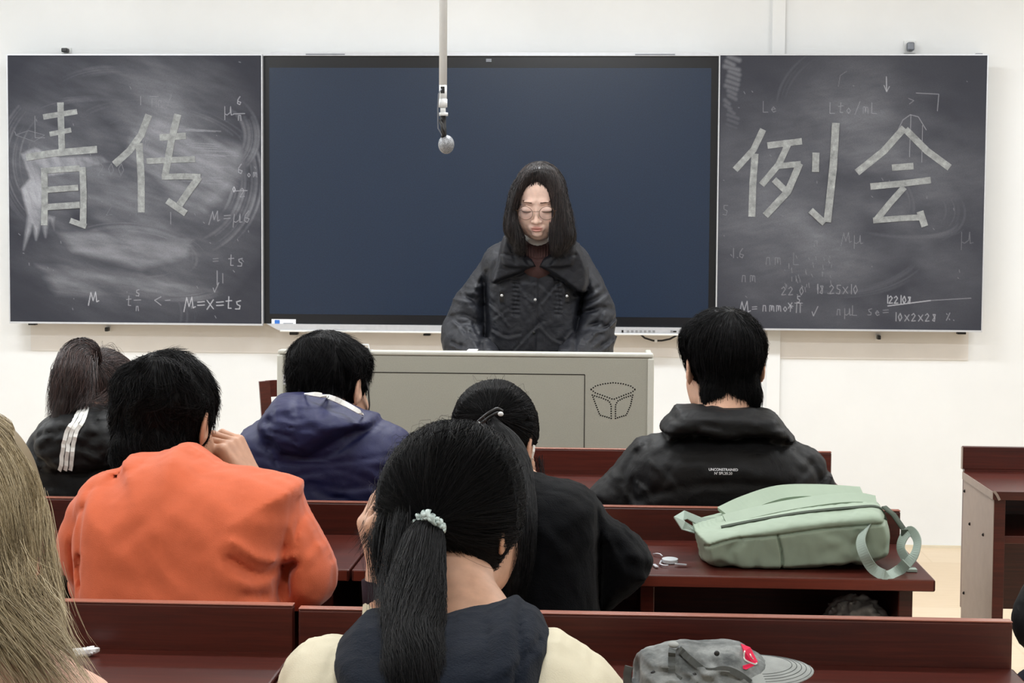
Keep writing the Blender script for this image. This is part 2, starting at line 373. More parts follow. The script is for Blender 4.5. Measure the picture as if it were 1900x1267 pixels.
region(cl, [(60, 490), (260, 500), (400, 540), (300, 560), (100, 550)], .24, 24, 80, 10, 7, 0.15)
for k in range(26): y = 230+r_.random()*110; xa = 300+r_.random()*70; cl.soft([(xa, y), (xa+40+40*r_.random(), y+r_.random()*6)], 1.4, .35)
cl.A *= 0.45+1.0*cl.noise(20, 4, 0.4, 91)
write(cl, 'M', 160, 540, 22, .75, 1.6); write(cl, 't', 232, 548, 20, .5); write(cl, 'S', 250, 535, 14, .55); write(cl, '_', 246, 540, 16, .5); write(cl, 'n', 250, 562, 14, .5)
write(cl, '<', 285, 545, 22, .6); write(cl, '-', 305, 545, 20, .55); write(cl, 'M=x=ts', 340, 548, 24, .75, 1.6, .74)
write(cl, '6', 441, 178, 15, .6); write(cl, '_', 434, 184, 26, .55); write(cl, '+', 400, 190, 18, .4); write(cl, 'u', 418, 190, 22, .5); write(cl, 'n', 443, 206, 16, .5)
write(cl, '6', 442, 302, 18, .55); write(cl, 'om', 460, 312, 14, .45); write(cl, '_', 435, 322, 30, .55); write(cl, '0', 432, 343, 11, .75, 1.5); write(cl, '2', 446, 345, 18, .5)
write(cl, 'M=u6', 390, 388, 22, .42, 1.4, .85, .1); write(cl, 'ts', 424, 470, 22, .5); write(cl, '=', 395, 470, 18, .35)
write(cl, '1', 398, 500, 26, .5); write(cl, 'v', 395, 520, 20, .5); write(cl, '1', 410, 505, 18, .4)
write(cl, '1', 258, 178, 16, .4); write(cl, 'Tn/', 278, 178, 20, .35); write(cl, 'L', 62, 215, 40, .35); cl.stroke([(25, 250), (60, 262), (80, 250), (50, 242), (25, 250)], 1.2, .3, 1)
write(cl, '200', 180, 300, 24, .28); write(cl, '2 T', 195, 372, 26, .24); write(cl, 'm', 265, 250, 20, .3); write(cl, '1', 312, 392, 22, .4)
for k in range(40): x = 20+r_.random()*455; y = 105+r_.random()*485; cl.stroke([(x, y), (x+r_.random()*3, y+r_.random()*5)], 1.2, .35, 1)
left_board, LB = chalkboard('chalkboard', (12, 103), (483.5, 103), (22, 597), (487, 600), cl, 'left sliding blackboard covered in wiped chalk with two large chalk characters, left of the screen')
cr = Canvas(1333, 1830, 103, 612)
n1 = cr.noise(110, 1.6, 0.3, 13); n2 = cr.noise(24, 5.0, 0.2, 15); n3 = cr.noise(6, 5.0, -0.2, 18, 3)
cx = (cr.xx-1590)/260; cy = (cr.yy-370)/260
env = np.clip(1.1-(cx**2+cy**2)*0.7, 0, 1)
cr.A = 0.03+0.20*env*np.clip(n1*1.9-0.5, 0, 1)*(0.6+n2*0.6)*(0.8+0.4*n3)
for (c, r, a0, a1, wd, v, sq, rot, sd) in (((1660, 380), 110, -1.9, 1.2, 36, .17, .55, .15, 21), ((1600, 350), 170, -2.8, -1.2, 34, .16, .35, .1, 22), ((1560, 440), 160, 0.3, 2.3, 40, .15, .6, 0, 23),
        ((1600, 200), 130, 2.8, 4.6, 40, .13, .8, 0, 24), ((1560, 330), 150, -1.3, 0.2, 20, .22, .5, .5, 25), ((1640, 390), 150, 0.0, 1.9, 14, .2, .3, .15, 26), ((1500, 290), 150, 3.3, 5.0, 18, .14, .3, 0, 27)):
    cr.smear(c, r, a0, a1, wd*1.6, v*.72, sq=sq, rot=rot, seed=sd)
for k in range(22): cr.soft([(1340+r_.random()*12, 105+k*9), (1350+r_.random()*20, 112+k*9)], 5, .22*(1-k/24))
cr.stroke([(1644, 142), (1645, 168)], 1.4, .7); cr.stroke([(1640, 158), (1645, 170), (1650, 160)], 1.3, .6)
cr.stroke([(1700, 172), (1742, 174), (1740, 205)], 1.2, .42); write(cr, 'Lto/mL', 1540, 190, 20, .42, 1.3); write(cr, 'Le', 1415, 188, 20, .3)
cr.stroke([(1668, 240), (1676, 222), (1690, 212), (1705, 216), (1720, 240)], 1.3, .45); cr.stroke([(1691, 213), (1690, 290)], 1.2, .45); cr.stroke([(1713, 232), (1713, 300)], 1.2, .4); cr.stroke([(1686, 182), (1696, 186), (1688, 192)], 1.2, .35)
cr.stroke([(1555, 160), (1558, 140), (1570, 132)], 1.3, .25)
write(cr, 'M', 1375, 560, 24, .5, 1.5); write(cr, '=', 1400, 565, 16, .5); write(cr, 'nmmor', 1420, 562, 18, .5, 1.4, .72); write(cr, 'x', 1468, 560, 14, .55); write(cr, '5', 1484, 550, 13, .5); write(cr, 'T', 1480, 564, 18, .5); write(cr, 'v', 1513, 568, 20, .5)
write(cr, '22.0', 1455, 532, 17, .38); write(cr, '18.25x10', 1520, 528, 18, .4, 1.3, .7); write(cr, '122108', 1652, 548, 15, .65, 1.5, .66); cr.stroke([(1655, 568), (1735, 557)], 1.6, .7); cr.stroke([(1735, 557), (1810, 552)], 1.2, .4)
write(cr, '10x2x28', 1668, 580, 16, .5, 1.4, .8); write(cr, '%.', 1765, 580, 14, .45); write(cr, 'nuL se=', 1560, 568, 18, .32, 1.3, .8)
write(cr, '1.6', 1360, 462, 18, .3); write(cr, 'nmEL', 1425, 470, 22, .28); write(cr, 'nm', 1380, 505, 20, .3); write(cr, 'Mu', 1565, 430, 22, .3); write(cr, 'n', 1515, 440, 18, .3); write(cr, 'u', 1790, 420, 30, .2); write(cr, '5', 1342, 380, 20, .3)
for k in range(30): x = 1460+r_.random()*90; y = 475+r_.random()*60; cr.stroke([(x, y), (x+r_.random()*3, y+3+r_.random()*8)], 1.2, .3, 1)
for k in range(30): x = 1340+r_.random()*485; y = 105+r_.random()*500; cr.stroke([(x, y), (x+r_.random()*3, y+r_.random()*5)], 1.2, .3, 1)
right_board, RB = chalkboard('chalkboard', (1336, 103), (1835, 103), (1330, 606), (1817, 615), cr, 'right sliding blackboard with two large pale chalk characters, right of the screen')
def chalk_char(strokes, board, label):
    rr = np.random.default_rng(len(strokes)*31); mb = MB(); yo = 0.0
    for k, (pts, wd) in enumerate(strokes):
        P = [np.array(p, float) for p in pts]
        # densify
        D = []
        for a, b in zip(P[:-1], P[1:]):
            n = max(2, int(np.hypot(*(b-a))/7)); D += [a+(b-a)*i/n for i in range(n)]
        D.append(P[-1]); D = np.array(D); T = np.gradient(D, axis=0); T /= np.linalg.norm(T, axis=1)[:, None]+1e-9
        Nn = np.stack([-T[:, 1], T[:, 0]], -1); yy = BY-0.0012-0.0003*k
        top = []; bot = []
        for i in range(len(D)):
            wv = wd*0.5*(1+0.05*(rr.random()-0.5))
            top.append(at(*(D[i]+Nn[i]*wv), yy)); bot.append(at(*(D[i]-Nn[i]*wv), yy))
        # ragged ends
        n = len(D); vs = []
        for a, b in zip(top, bot): vs += [a, b, a+Vector((0, 0.001, 0)), b+Vector((0, 0.001, 0))]
        fs = []
        for i in range(n-1):
            q = i*4; r2 = q+4
            fs += [(q, q+1, r2+1, r2), (q+2, r2+2, r2+3, q+3), (q, r2, r2+2, q+2), (q+1, q+3, r2+3, r2+1)]
        fs += [(0, 2, 3, 1), ((n-1)*4, (n-1)*4+1, (n-1)*4+3, (n-1)*4+2)]
        mb.add(vs, fs)
    o = mb.build('chalk_character', M['chalk'], board); o['label'] = label
W_ = 12
chalk_char([([(80, 217), (143, 207)], 10), ([(92, 249), (132, 241)], 9), ([(112, 190), (115, 285)], 12), ([(48, 292), (100, 284), (180, 277)], 13),
    ([(82, 318), (83, 360), (82, 418)], 12), ([(76, 317), (148, 312)], 11), ([(153, 310), (155, 360), (154, 418)], 12), ([(130, 409), (160, 420)], 10), ([(88, 352), (145, 348)], 11), ([(88, 384), (148, 380)], 12)], left_board, 'left chalk character of the pair')
chalk_char([([(276, 213), (262, 250), (240, 280), (212, 305)], 13), ([(258, 266), (262, 330), (262, 394)], 13), ([(296, 255), (345, 252)], 12), ([(330, 212), (318, 260), (306, 328)], 13),
    ([(272, 299), (310, 297), (362, 295)], 11), ([(300, 328), (340, 327), (372, 328)], 11), ([(370, 328), (352, 352), (333, 380)], 13), ([(310, 372), (345, 396)], 12)], left_board, 'right chalk character of the pair')
chalk_char([([(1416, 240), (1398, 278), (1364, 315)], 12), ([(1401, 285), (1397, 340), (1395, 402)], 13), ([(1424, 270), (1488, 262)], 12), ([(1462, 268), (1445, 305), (1413, 343)], 12),
    ([(1444, 308), (1486, 304)], 11), ([(1484, 303), (1462, 355), (1420, 400)], 13), ([(1436, 333), (1456, 352)], 12), ([(1514, 283), (1513, 319)], 13), ([(1551, 228), (1546, 310), (1535, 412)], 14), ([(1504, 390), (1530, 414)], 12)], right_board, 'left chalk character of the pair')
chalk_char([([(1678, 237), (1640, 280), (1590, 320)], 13), ([(1680, 240), (1720, 280), (1762, 311)], 13), ([(1655, 311), (1695, 308)], 12), ([(1615, 346), (1670, 341), (1727, 334)], 12),
    ([(1678, 347), (1652, 376), (1626, 408)], 12), ([(1620, 409), (1670, 405), (1712, 403)], 11), ([(1707, 392), (1716, 420)], 13)], right_board, 'right chalk character of the pair')
# ---------------------------------------------------------------- flat panel display between the boards
SY = 7.455
def rect(px0, py0, px1, py1, Y):
    a = at(px0, (py0+py1)/2, Y); b = at(px1, (py0+py1)/2, Y); c = at((px0+px1)/2, py0, Y); d = at((px0+px1)/2, py1, Y)
    return a.x, b.x, d.z, c.z
ifp = empty('interactive_display', at(907, 600, SY), 'wide powered-off interactive screen with dark blue glass between the two blackboards', 'screen')
x0, x1, z0, z1 = rect(484, 104, 1336, 604, SY)
MB().box(x0, x1, SY+0.001, SY+0.06, z0, z1).build('bezel', M['bezel'], ifp)
a0, a1, b0, b1 = rect(500, 126, 1317, 586, SY)
MB().box(a0, a1, SY-0.001, SY+0.001, b0, b1).build('display_glass', M['screen'], ifp)
mb = MB(); h = 0.0140
mb.prism([(x0+0.015, z1), (x0+0.05, z1+h), (x1-0.06, z1+h), (x1-0.015, z1)], SY-0.012, SY+0.05); mb.build('top_trim', M['alu'], ifp)
for xs_ in (x0+0.2, x1-0.37): MB().box(xs_, xs_+0.17, SY-0.0135, SY-0.01, z1+0.003, z1+0.008).build('speaker_slot', M['alu_dark'], ifp)
e0 = at(497, 604, SY).x; e1 = at(1306, 604, SY).x; zb = z0
mb = MB(); mb.prism([(e0, zb), (e0+0.05, zb-0.026), (e0+0.08, zb-0.032), (e1-0.06, zb-0.032), (e1, zb)], SY-0.03, SY+0.05); mb.build('bottom_bar', M['alu'], ifp)
mb = MB(); mb.box(e0+0.06, e1-0.05, SY-0.036, SY-0.03, zb-0.034, zb-0.026, 0.002); mb.build('pen_ledge', M['white_plastic'], ifp)
for px in list(range(1165, 1215, 8))+[1246]:
    c = at(px, 614.5, SY-0.031); mb = MB(); mb.box(c.x-0.005, c.x+0.005, SY-0.0325, SY-0.03, c.z-0.004, c.z+0.004); mb.build('port_marking', M['grey_print'], ifp)
mb = MB(); c = at(1155, 614.5, SY-0.031); mb.box(c.x-0.004, c.x+0.004, SY-0.0325, SY-0.03, c.z-0.005, c.z+0.005); mb.build('usb_socket', M['black_plastic'], ifp); mb = MB(); c = at(1252, 615, SY-0.031); mb.box(c.x-0.007, c.x+0.007, SY-0.0325, SY-0.03, c.z-0.003, c.z+0.003); mb.build('usb_socket', M['black_plastic'], ifp)
c = at(907, 112, SY); mb = MB(); mb.box(c.x-0.012, c.x+0.012, SY-0.003, SY+0.001, c.z-0.007, c.z+0.007, 0.001); mb.build('camera_window', M['alu_dark'], ifp)
x0s, x1s, z0s, z1s = rect(504, 592, 549, 603, SY-0.001)
st = MB().box(x0s, x1s, SY-0.003, SY+0.0005, z0s, z1s).build('sticker', M['paper'], ifp)
MB().box(x0s+0.014, x0s+0.036, SY-0.0036, SY-0.0031, z0s+0.006, z1s-0.004).build('sticker_print', M['blue_print'], st)
MB().box(x0s+0.052, x1s-0.012, SY-0.0036, SY-0.0031, z0s+0.004, z0s+0.009).build('sticker_print', M['grey_print'], st)
# cable loop under the display
mb = MB(); P = [at(px, py, SY+0.03) for px, py in ((1187, 619), (1196, 627), (1212, 632), (1228, 632), (1243, 629), (1258, 621))]
mb.tube(P, 0.0042, 8); cb = mb.build('cable_loop', M['black_plastic'], None, True); tag(cb, 'black cable looping below the right end of the screen', 'cable')
mb = MB(); P = at(1217, 632, SY+0.03); mb.box(P.x-0.006, P.x+0.006, P.y-0.006, P.y+0.006, P.z-0.007, P.z+0.007, 0.001); mb.build('cable_clip', M['white_plastic'], cb)
# brackets and bolts of the sliding rails
def bolt(px, py, w_, h_, mat, label, name='rail_bracket', pale=True):
    c = at(px, py, WY-0.03); r = empty(name, c, label, 'bracket')
    MB().box(c.x-w_/2, c.x+w_/2, c.y-0.01, WY-0.001, c.z-h_/2, c.z+h_/2, min(w_, h_)*0.2).build('block', M[mat], r)
    if pale: MB().box(c.x-w_*0.85, c.x+w_*0.85, WY-0.008, WY-0.001, c.z-h_*0.75, c.z+h_*0.75, 0.002).build('wall_plate', M['white_plastic'], r)
bolt(120, 93, .026, .018, 'black_plastic', 'small black rail bracket above the left blackboard'); bolt(1690, 86, .030, .036, 'alu_dark', 'grey screw fitting on the wall above the right blackboard')
bolt(198, 611, .014, .018, 'black_plastic', 'tiny black screw fitting under the left blackboard'); bolt(1631, 626, .014, .018, 'black_plastic', 'tiny black screw fitting under the right blackboard')
bolt(60, 601, .032, .010, 'black_plastic', 'flat black foot under the left corner of the left blackboard', pale=False); bolt(1784, 618, .036, .010, 'black_plastic', 'flat black foot under the right corner of the right blackboard', pale=False)
bolt(545, 618, .036, .016, 'black_plastic', 'black catch under the left end of the screen', pale=False); bolt(792, 621, .030, .008, 'black_plastic', 'thin black catch under the middle of the screen', pale=False)
bolt(1816, 101, .03, .008, 'alu_dark', 'small grey stop on the top edge of the right blackboard', pale=False)
# ---------------------------------------------------------------- hanging microphone
MY = 5.2
top = at(822, -60, MY); pm = at(822, 160, MY)
root = empty('hanging_microphone', (pm.x, MY, ZC), 'white ceiling pole with a grey round microphone hanging in front of the screen', 'microphone')
def mp(px, py, dy=0.0): return at(px, py, MY+dy)
r0 = m_of(7.3, MY); b0 = mp(822, 158)
mb = MB(); mb.tube([(b0.x, MY, ZC-0.004), b0], r0, 20); mb.build('pole', M['white_plastic'], root, True)
mb = MB(); mb.box(b0.x-m_of(3.6, MY), b0.x+m_of(3.6, MY), MY-r0-0.001, MY-r0+0.004, mp(0, 172).z, mp(0, 160).z); mb.build('cable_slot', M['black_plastic'], root)
mb = MB(); mb.tube([mp(822, 157), mp(822, 186)], r0*0.98, 20); mb.tube([mp(822, 184), mp(822, 199)], m_of(8, MY), 20); mb.tube([mp(822, 199), mp(822, 209)], m_of(5, MY), 16)
mb.tube([mp(823, 209), mp(823, 215)], m_of(8.2, MY), 20); mb.build('collar', M['white_plastic'], root, True)
mb = MB(); mb.tube([mp(822, 215), mp(823, 238), mp(824, 262, -0.01)], m_of(5.4, MY), 14); mb.tube([mp(817, 222, -.012), mp(821, 238, -.02), mp(826, 252, -.014)], m_of(3, MY), 10); mb.build('gooseneck', M['black_plastic'], root, True)
mb = MB(); mb.tube([mp(819, 165, -.016), mp(814, 174, -.02), mp(812.5, 200, -.012), mp(813, 238, -.01), mp(819, 248, -.01), mp(824, 260, -.01)], m_of(1.3, MY), 8); mb.build('microphone_wire', M['alu_dark'], root, True)
c = mp(828, 268); mb = MB(); mb.sphere(c, (m_of(15, MY), m_of(15, MY), m_of(17.5, MY)), 24, 16)
t = NT('grey_mesh_grille', 0.45, 0.5); v = t.coords(); vo = t.n('ShaderNodeTexVoronoi'); vo.inputs['Scale'].default_value = 420; t.l(v, vo.inputs['Vector'])
t.color(t.ramp(vo.outputs['Distance'], [(0.2, srgb(70, 72, 76)), (0.6, srgb(160, 162, 166))])); t.b.inputs['Metallic'].default_value = 0.4
mb.build('microphone_head', t.m, root, True)
# ---------------------------------------------------------------- podium
PY = 4.95
lx = at(518, 655, PY).x; rx = at(1210, 655, PY).x; zt = (at(518, 650, PY).z+at(1210, 655, PY).z)/2
pod = empty('lectern_console', ((lx+rx)/2, PY+0.3, 0), 'grey metal teaching console with a panelled front and dotted bucket emblem, under the speaker', 'lectern')
MB().box(lx, rx, PY, PY+0.03, 0.06, zt-0.012, 0.004).build('front_panel', M['podium'], pod)
MB().box(lx-0.004, rx+0.004, PY-0.004, PY+0.05, zt-0.012, zt, 0.004).build('top_cap', M['podium_edge'], pod)
mb = MB(); mb.box(lx-0.006, lx+0.012, PY-0.006, PY+0.40, 0, zt-0.014, 0.004); mb.build('side_panel', M['podium_edge'], pod)
mb = MB(); mb.box(rx-0.012, rx+0.006, PY-0.006, PY+0.40, 0, zt-0.014, 0.004); mb.build('side_panel', M['podium_edge'], pod)
MB().box(lx+0.01, rx-0.01, PY+0.03, PY+0.34, zt-0.20, zt-0.17, 0.003).build('worktop', M['podium'], pod)
MB().box(lx+0.01, rx-0.01, PY+0.02, PY+0.35, 0, 0.06).build('plinth', M['black_plastic'], pod)
gx1 = at(1085, 700, PY).x; gx0 = at(643, 700, PY).x; gz = at(860, 692.5, PY).z; g = 0.0012
mb = MB(); mb.box(gx0, gx1, PY-0.0008, PY+0.001, gz-g, gz+g); mb.box(gx1-g, gx1+g, PY-0.0008, PY+0.001, 0.12, gz); mb.box(gx0-g, gx0+g, PY-0.0008, PY+0.001, 0.12, gz); mb.box(gx0, gx1, PY-0.0008, PY+0.001, 0.12-g, 0.12+g)
mb.build('door_gap', M['groove'], pod)
mb = MB()
def dotted(pts, n):
    P = np.array(pts, float); d = np.r_[0, np.cumsum(np.hypot(*(P[1:]-P[:-1]).T))]
    for q in np.linspace(0, d[-1], n):
        x = np.interp(q, d, P[:, 0]); y = np.interp(q, d, P[:, 1]); c = at(x, y, PY)
        vs = [(c.x+0.0023*math.cos(a), PY-0.0006, c.z+0.0023*math.sin(a)) for a in np.linspace(0, 2*math.pi, 9)[:-1]]
        mb.add(vs, [tuple(range(8))])
dotted([(1097, 722), (1105, 716), (1120, 712), (1138, 710), (1156, 712), (1170, 716), (1178, 722)], 19); dotted([(1097, 723), (1105, 729), (1122, 735), (1138, 741), (1158, 733), (1172, 728), (1178, 723)], 20)
dotted([(1099, 733), (1106, 752), (1113, 770), (1134, 776)], 16); dotted([(1134, 776), (1134, 752), (1130, 744), (1116, 738), (1099, 733)], 16)
dotted([(1174, 733), (1170, 752), (1162, 770), (1142, 776)], 16); dotted([(1142, 776), (1142, 752), (1146, 744), (1158, 738), (1174, 733)], 16)
mb.build('emblem_perforation', M['groove'], pod)
x0s, x1s, z0s, z1s = rect(523, 695, 547, 713, PY)
st = MB().box(x0s, x1s, PY-0.0015, PY+0.001, z0s, z1s).build('asset_sticker', M['paper'], pod)
mb = MB(); mb.box(x0s+.005, x0s+.014, PY-0.0018, PY-0.0014, z1s-.012, z1s-.005); mb.box(x0s+.018, x1s-.004, PY-0.0018, PY-0.0014, z1s-.011, z1s-.007); mb.box(x0s+.005, x1s-.006, PY-0.0018, PY-0.0014, z0s+.004, z0s+.010); mb.build('sticker_print', M['grey_print'], st)
# wooden chair behind the console
CYc = 5.75
cp = at(500, 735, CYc); ch = empty('wooden_chair', (cp.x+0.2, CYc, 0), 'dark red wooden chair partly hidden behind the left end of the grey console', 'chair', rz=0)
def cpt(px, py, dy): return at(px, py, CYc+dy)
zt2 = at(490, 707, CYc).z
mb = MB(); mb.ribbon([(cp.x+0.012, CYc, 0.43), (cp.x-0.016, CYc-0.01, zt2)], 0.036, (0.3, -1, 0), 0.03); mb.build('back_post', M['wood'], ch)
mb = MB(); mb.ribbon([(cp.x+0.36, CYc+0.16, 0.43), (cp.x+0.35, CYc+0.15, zt2+0.02)], 0.045, (0.3, -1, 0), 0.03); mb.build('back_post', M['wood'], ch)
mb = MB(); mb.ribbon([(cp.x-0.01, CYc, zt2-0.026), (cp.x+0.15, CYc+0.09, zt2-0.02), (cp.x+0.36, CYc+0.16, zt2-0.01)], 0.055, (0.3, -1, 0), 0.02); mb.build('back_rail', M['wood'], ch)
mb = MB(); mb.ribbon([(cp.x-0.02, CYc, zt2-0.2), (cp.x+0.36, CYc+0.16, zt2-0.18)], 0.05, (0.3, -1, 0), 0.02); mb.build('back_rail', M['wood'], ch)
Mr = Matrix.Translation((cp.x+0.1, CYc+0.26, 0)) @ Matrix.Rotation(0.4, 4, 'Z')
MB().box(-.2, .2, -.2, .2, .42, .45, .008, Mr).build('seat', M['wood'], ch)
for sx in (-1, 1):
    for sy in (-1, 1): MB().box(sx*.17-.02, sx*.17+.02, sy*.17-.02, sy*.17+.02, 0, .42, .004, Mr).build('leg', M['wood'], ch)
# small white bracket-like frame of a sheet lying on the console, behind the second head
c = at(676, 642, PY+0.03); mb = MB(); mb.tube([c+Vector((-.04, 0, .004)), c+Vector((.012, 0, .004)), c+Vector((.014, 0, -.012)), c+Vector((.026, 0, -.012))], 0.0025, 8)
tag(mb.build('cable_clip', M['white_plastic'], None, True), 'small bent white clip on top of the grey console', 'clip')
# ---------------------------------------------------------------- desks
def desk(name, xa, xb, Yb, label, hb=0.812, ht=0.750, L=0.355, tt=0.021, seat=True, side_mat='wood', shelf_z=0.60, back_z=0.30, ins=0.035, group='long bench desks in rows'):
    r = empty(name, ((xa+xb)/2, Yb, 0), label, 'desk', group)
    MB().box(xa+0.004, xb-0.004, Yb, Yb+0.020, back_z, hb, 0.003).build('front_board', M['wood'], r)
    MB().box(xa+0.004, xb-0.004, Yb+0.0005, Yb+0.0195, hb+0.0001, hb+0.0022, 0.0008).build('top_edge_glint', M['wood_glint'], r)  # thin strip added as the painted highlight on the board's top
    MB().box(xa+0.002, xb-0.002, Yb-L, Yb-0.0005, ht-tt, ht, 0.003).build('desktop', M['wood'], r)
    MB().box(xa+0.006, xb-0.006, Yb-L-0.0012, Yb-L-0.0002, ht-tt+0.002, ht-0.002).build('edge_strip', M['wood_edge'], r)
    for x in (xa+ins, (xa+xb)/2-0.0, xb-ins-0.025):
        if abs(x-(xa+xb)/2) < 0.01 and (xb-xa) < 0.8: continue
        MB().box(x, x+0.025, Yb-L+0.03, Yb-0.001, 0.0, ht-tt-0.0005, 0.002).build('side_panel', M[side_mat], r)
        if seat and abs(x-(xa+xb)/2) > 0.01:
            MB().box(x, x+0.025, Yb+0.021, Yb+0.30, 0.0, 0.40, 0.003).build('seat_support', M['wood'], r)
    MB().box(xa+ins+0.001, xb-ins-0.001, Yb-L+0.05, Yb-0.001, shelf_z-0.015, shelf_z, 0.001).build('shelf', M['wood'], r)
    if seat: MB().box(xa+0.01, xb-0.01, Yb+0.03, Yb+0.36, 0.40, 0.42, 0.004).build('bench_seat', M['wood'], r)
    return r
Y1, Y2, Y3 = 4.24, 3.319, 2.349
def xof(px, py, Y): return at(px, py, Y).x
x1r = xof(1546, 844, Y1); x1m = xof(792, 836, Y1); x1l = xof(52, 830, Y1)
desk('bench_desk', x1m, x1r, Y1, 'front row dark red desk on the right, in front of the black puffer student')
desk('bench_desk', x1l, x1m, Y1, 'front row dark red desk on the left, mostly hidden behind the seated students')
x2r = xof(1675, 944, Y2); x2m = xof(650, 1060, Y2-.355); x2l = x2m-1.0
desk('bench_desk', x2m, x2r, Y2, 'second row dark red desk carrying the pale green backpack')
desk('bench_desk', x2l, x2m, Y2, 'second row dark red desk in front of the student in orange')
x3r = xof(1885, 1157, Y3); x3m = xof(548, 1133, Y3); x3l = x3m-1.02
desk('bench_desk', x3m, x3r, Y3, 'nearest row dark red desk on the right with the grey cap on it')
desk('bench_desk', x3l, x3m, Y3, 'nearest row dark red desk on the left with a crumpled tissue on it', hb=0.816, ht=0.752)
# desk of the block across the aisle
Yr = 4.36
Yr = 4.40
xr0 = xof(1787, 850, Yr); xr1 = xr0+1.05
r = empty('bench_desk', ((xr0+xr1)/2, Yr, 0), 'desk across the aisle at the right edge, with a tan side panel and open shelf', 'desk', 'long bench desks in rows')
MB().box(xr0+0.004, xr1, Yr, Yr+0.02, 0.40, 0.756).box(xr0, xr1, Yr, Yr+0.02, 0.7555, 0.813, 0.002).build('front_board', M['wood'], r)
MB().box(xr0-0.0015, xr0, Yr+0.001, Yr+0.019, 0.755, 0.811).build('end_strip', M['desk_side'], r)
MB().box(xr0, xr1, Yr-0.352, Yr-0.0005, 0.730, 0.750, 0.001).build('desktop', M['wood'], r)
MB().box(xr0-0.0015, xr0, Yr-0.350, Yr-0.001, 0.731, 0.749).build('end_strip', M['desk_side'], r)
mb = MB(); mb.ribbon([(xr0+.001, Yr-.353, .751), (xr0+.008, Yr-.3535, .742), (xr0+.014, Yr-.354, .730)], .006, (0, -1, 0), .001); mb.build('peeling_edge_band', M['desk_side'], r)
MB().box(xr0+0.004, xr0+0.030, Yr-0.345, Yr-0.001, 0.0, 0.7295, 0.001).build('side_panel', M['wood'], r)
sp = MB().box(xr0+0.0025, xr0+0.004, Yr-0.345, Yr-0.001, 0.0, 0.7295).build('side_panel', M['desk_side'], r, label='tan outer face of the side panel')
for px, py in ((1790.5, 911), (1800, 972), (1825, 992), (1789, 1100)):
    a = at(px, py, Yr); f = 1.0
    for _ in range(20):
        yy = Yr*f; a = at(px, py, yy); f *= (1+(xr0+0.0025-a.x)/max(0.3, a.x)*0.9) if abs(a.x) > 0 else 1
    mb = MB(); mb.sphere((xr0+0.002, a.y, a.z), 0.004, 8, 6); mb.build('screw_hole', M['groove'], sp)
MB().box(xr1-0.03, xr1-0.004, Yr-0.345, Yr-0.001, 0.0, 0.7295, 0.001).build('side_panel', M['wood'], r)
MB().box(xr0+0.031, xr1-0.031, Yr-0.335, Yr-0.001, 0.625, 0.643, 0.001).build('shelf', M['wood'], r)

# ---------------------------------------------------------------- pale green backpack lying on the second row desk
def grid_surface(rows, closed_u=False):
    """rows: list of equal-length point rows -> verts, faces"""
    n = len(rows[0]); V = [tuple(p) for r_ in rows for p in r_]; F = []
    for i in range(len(rows)-1):
        for j in range(n if closed_u else n-1):
            F.append((i*n+j, i*n+(j+1) % n, (i+1)*n+(j+1) % n, (i+1)*n+j))
    return V, F
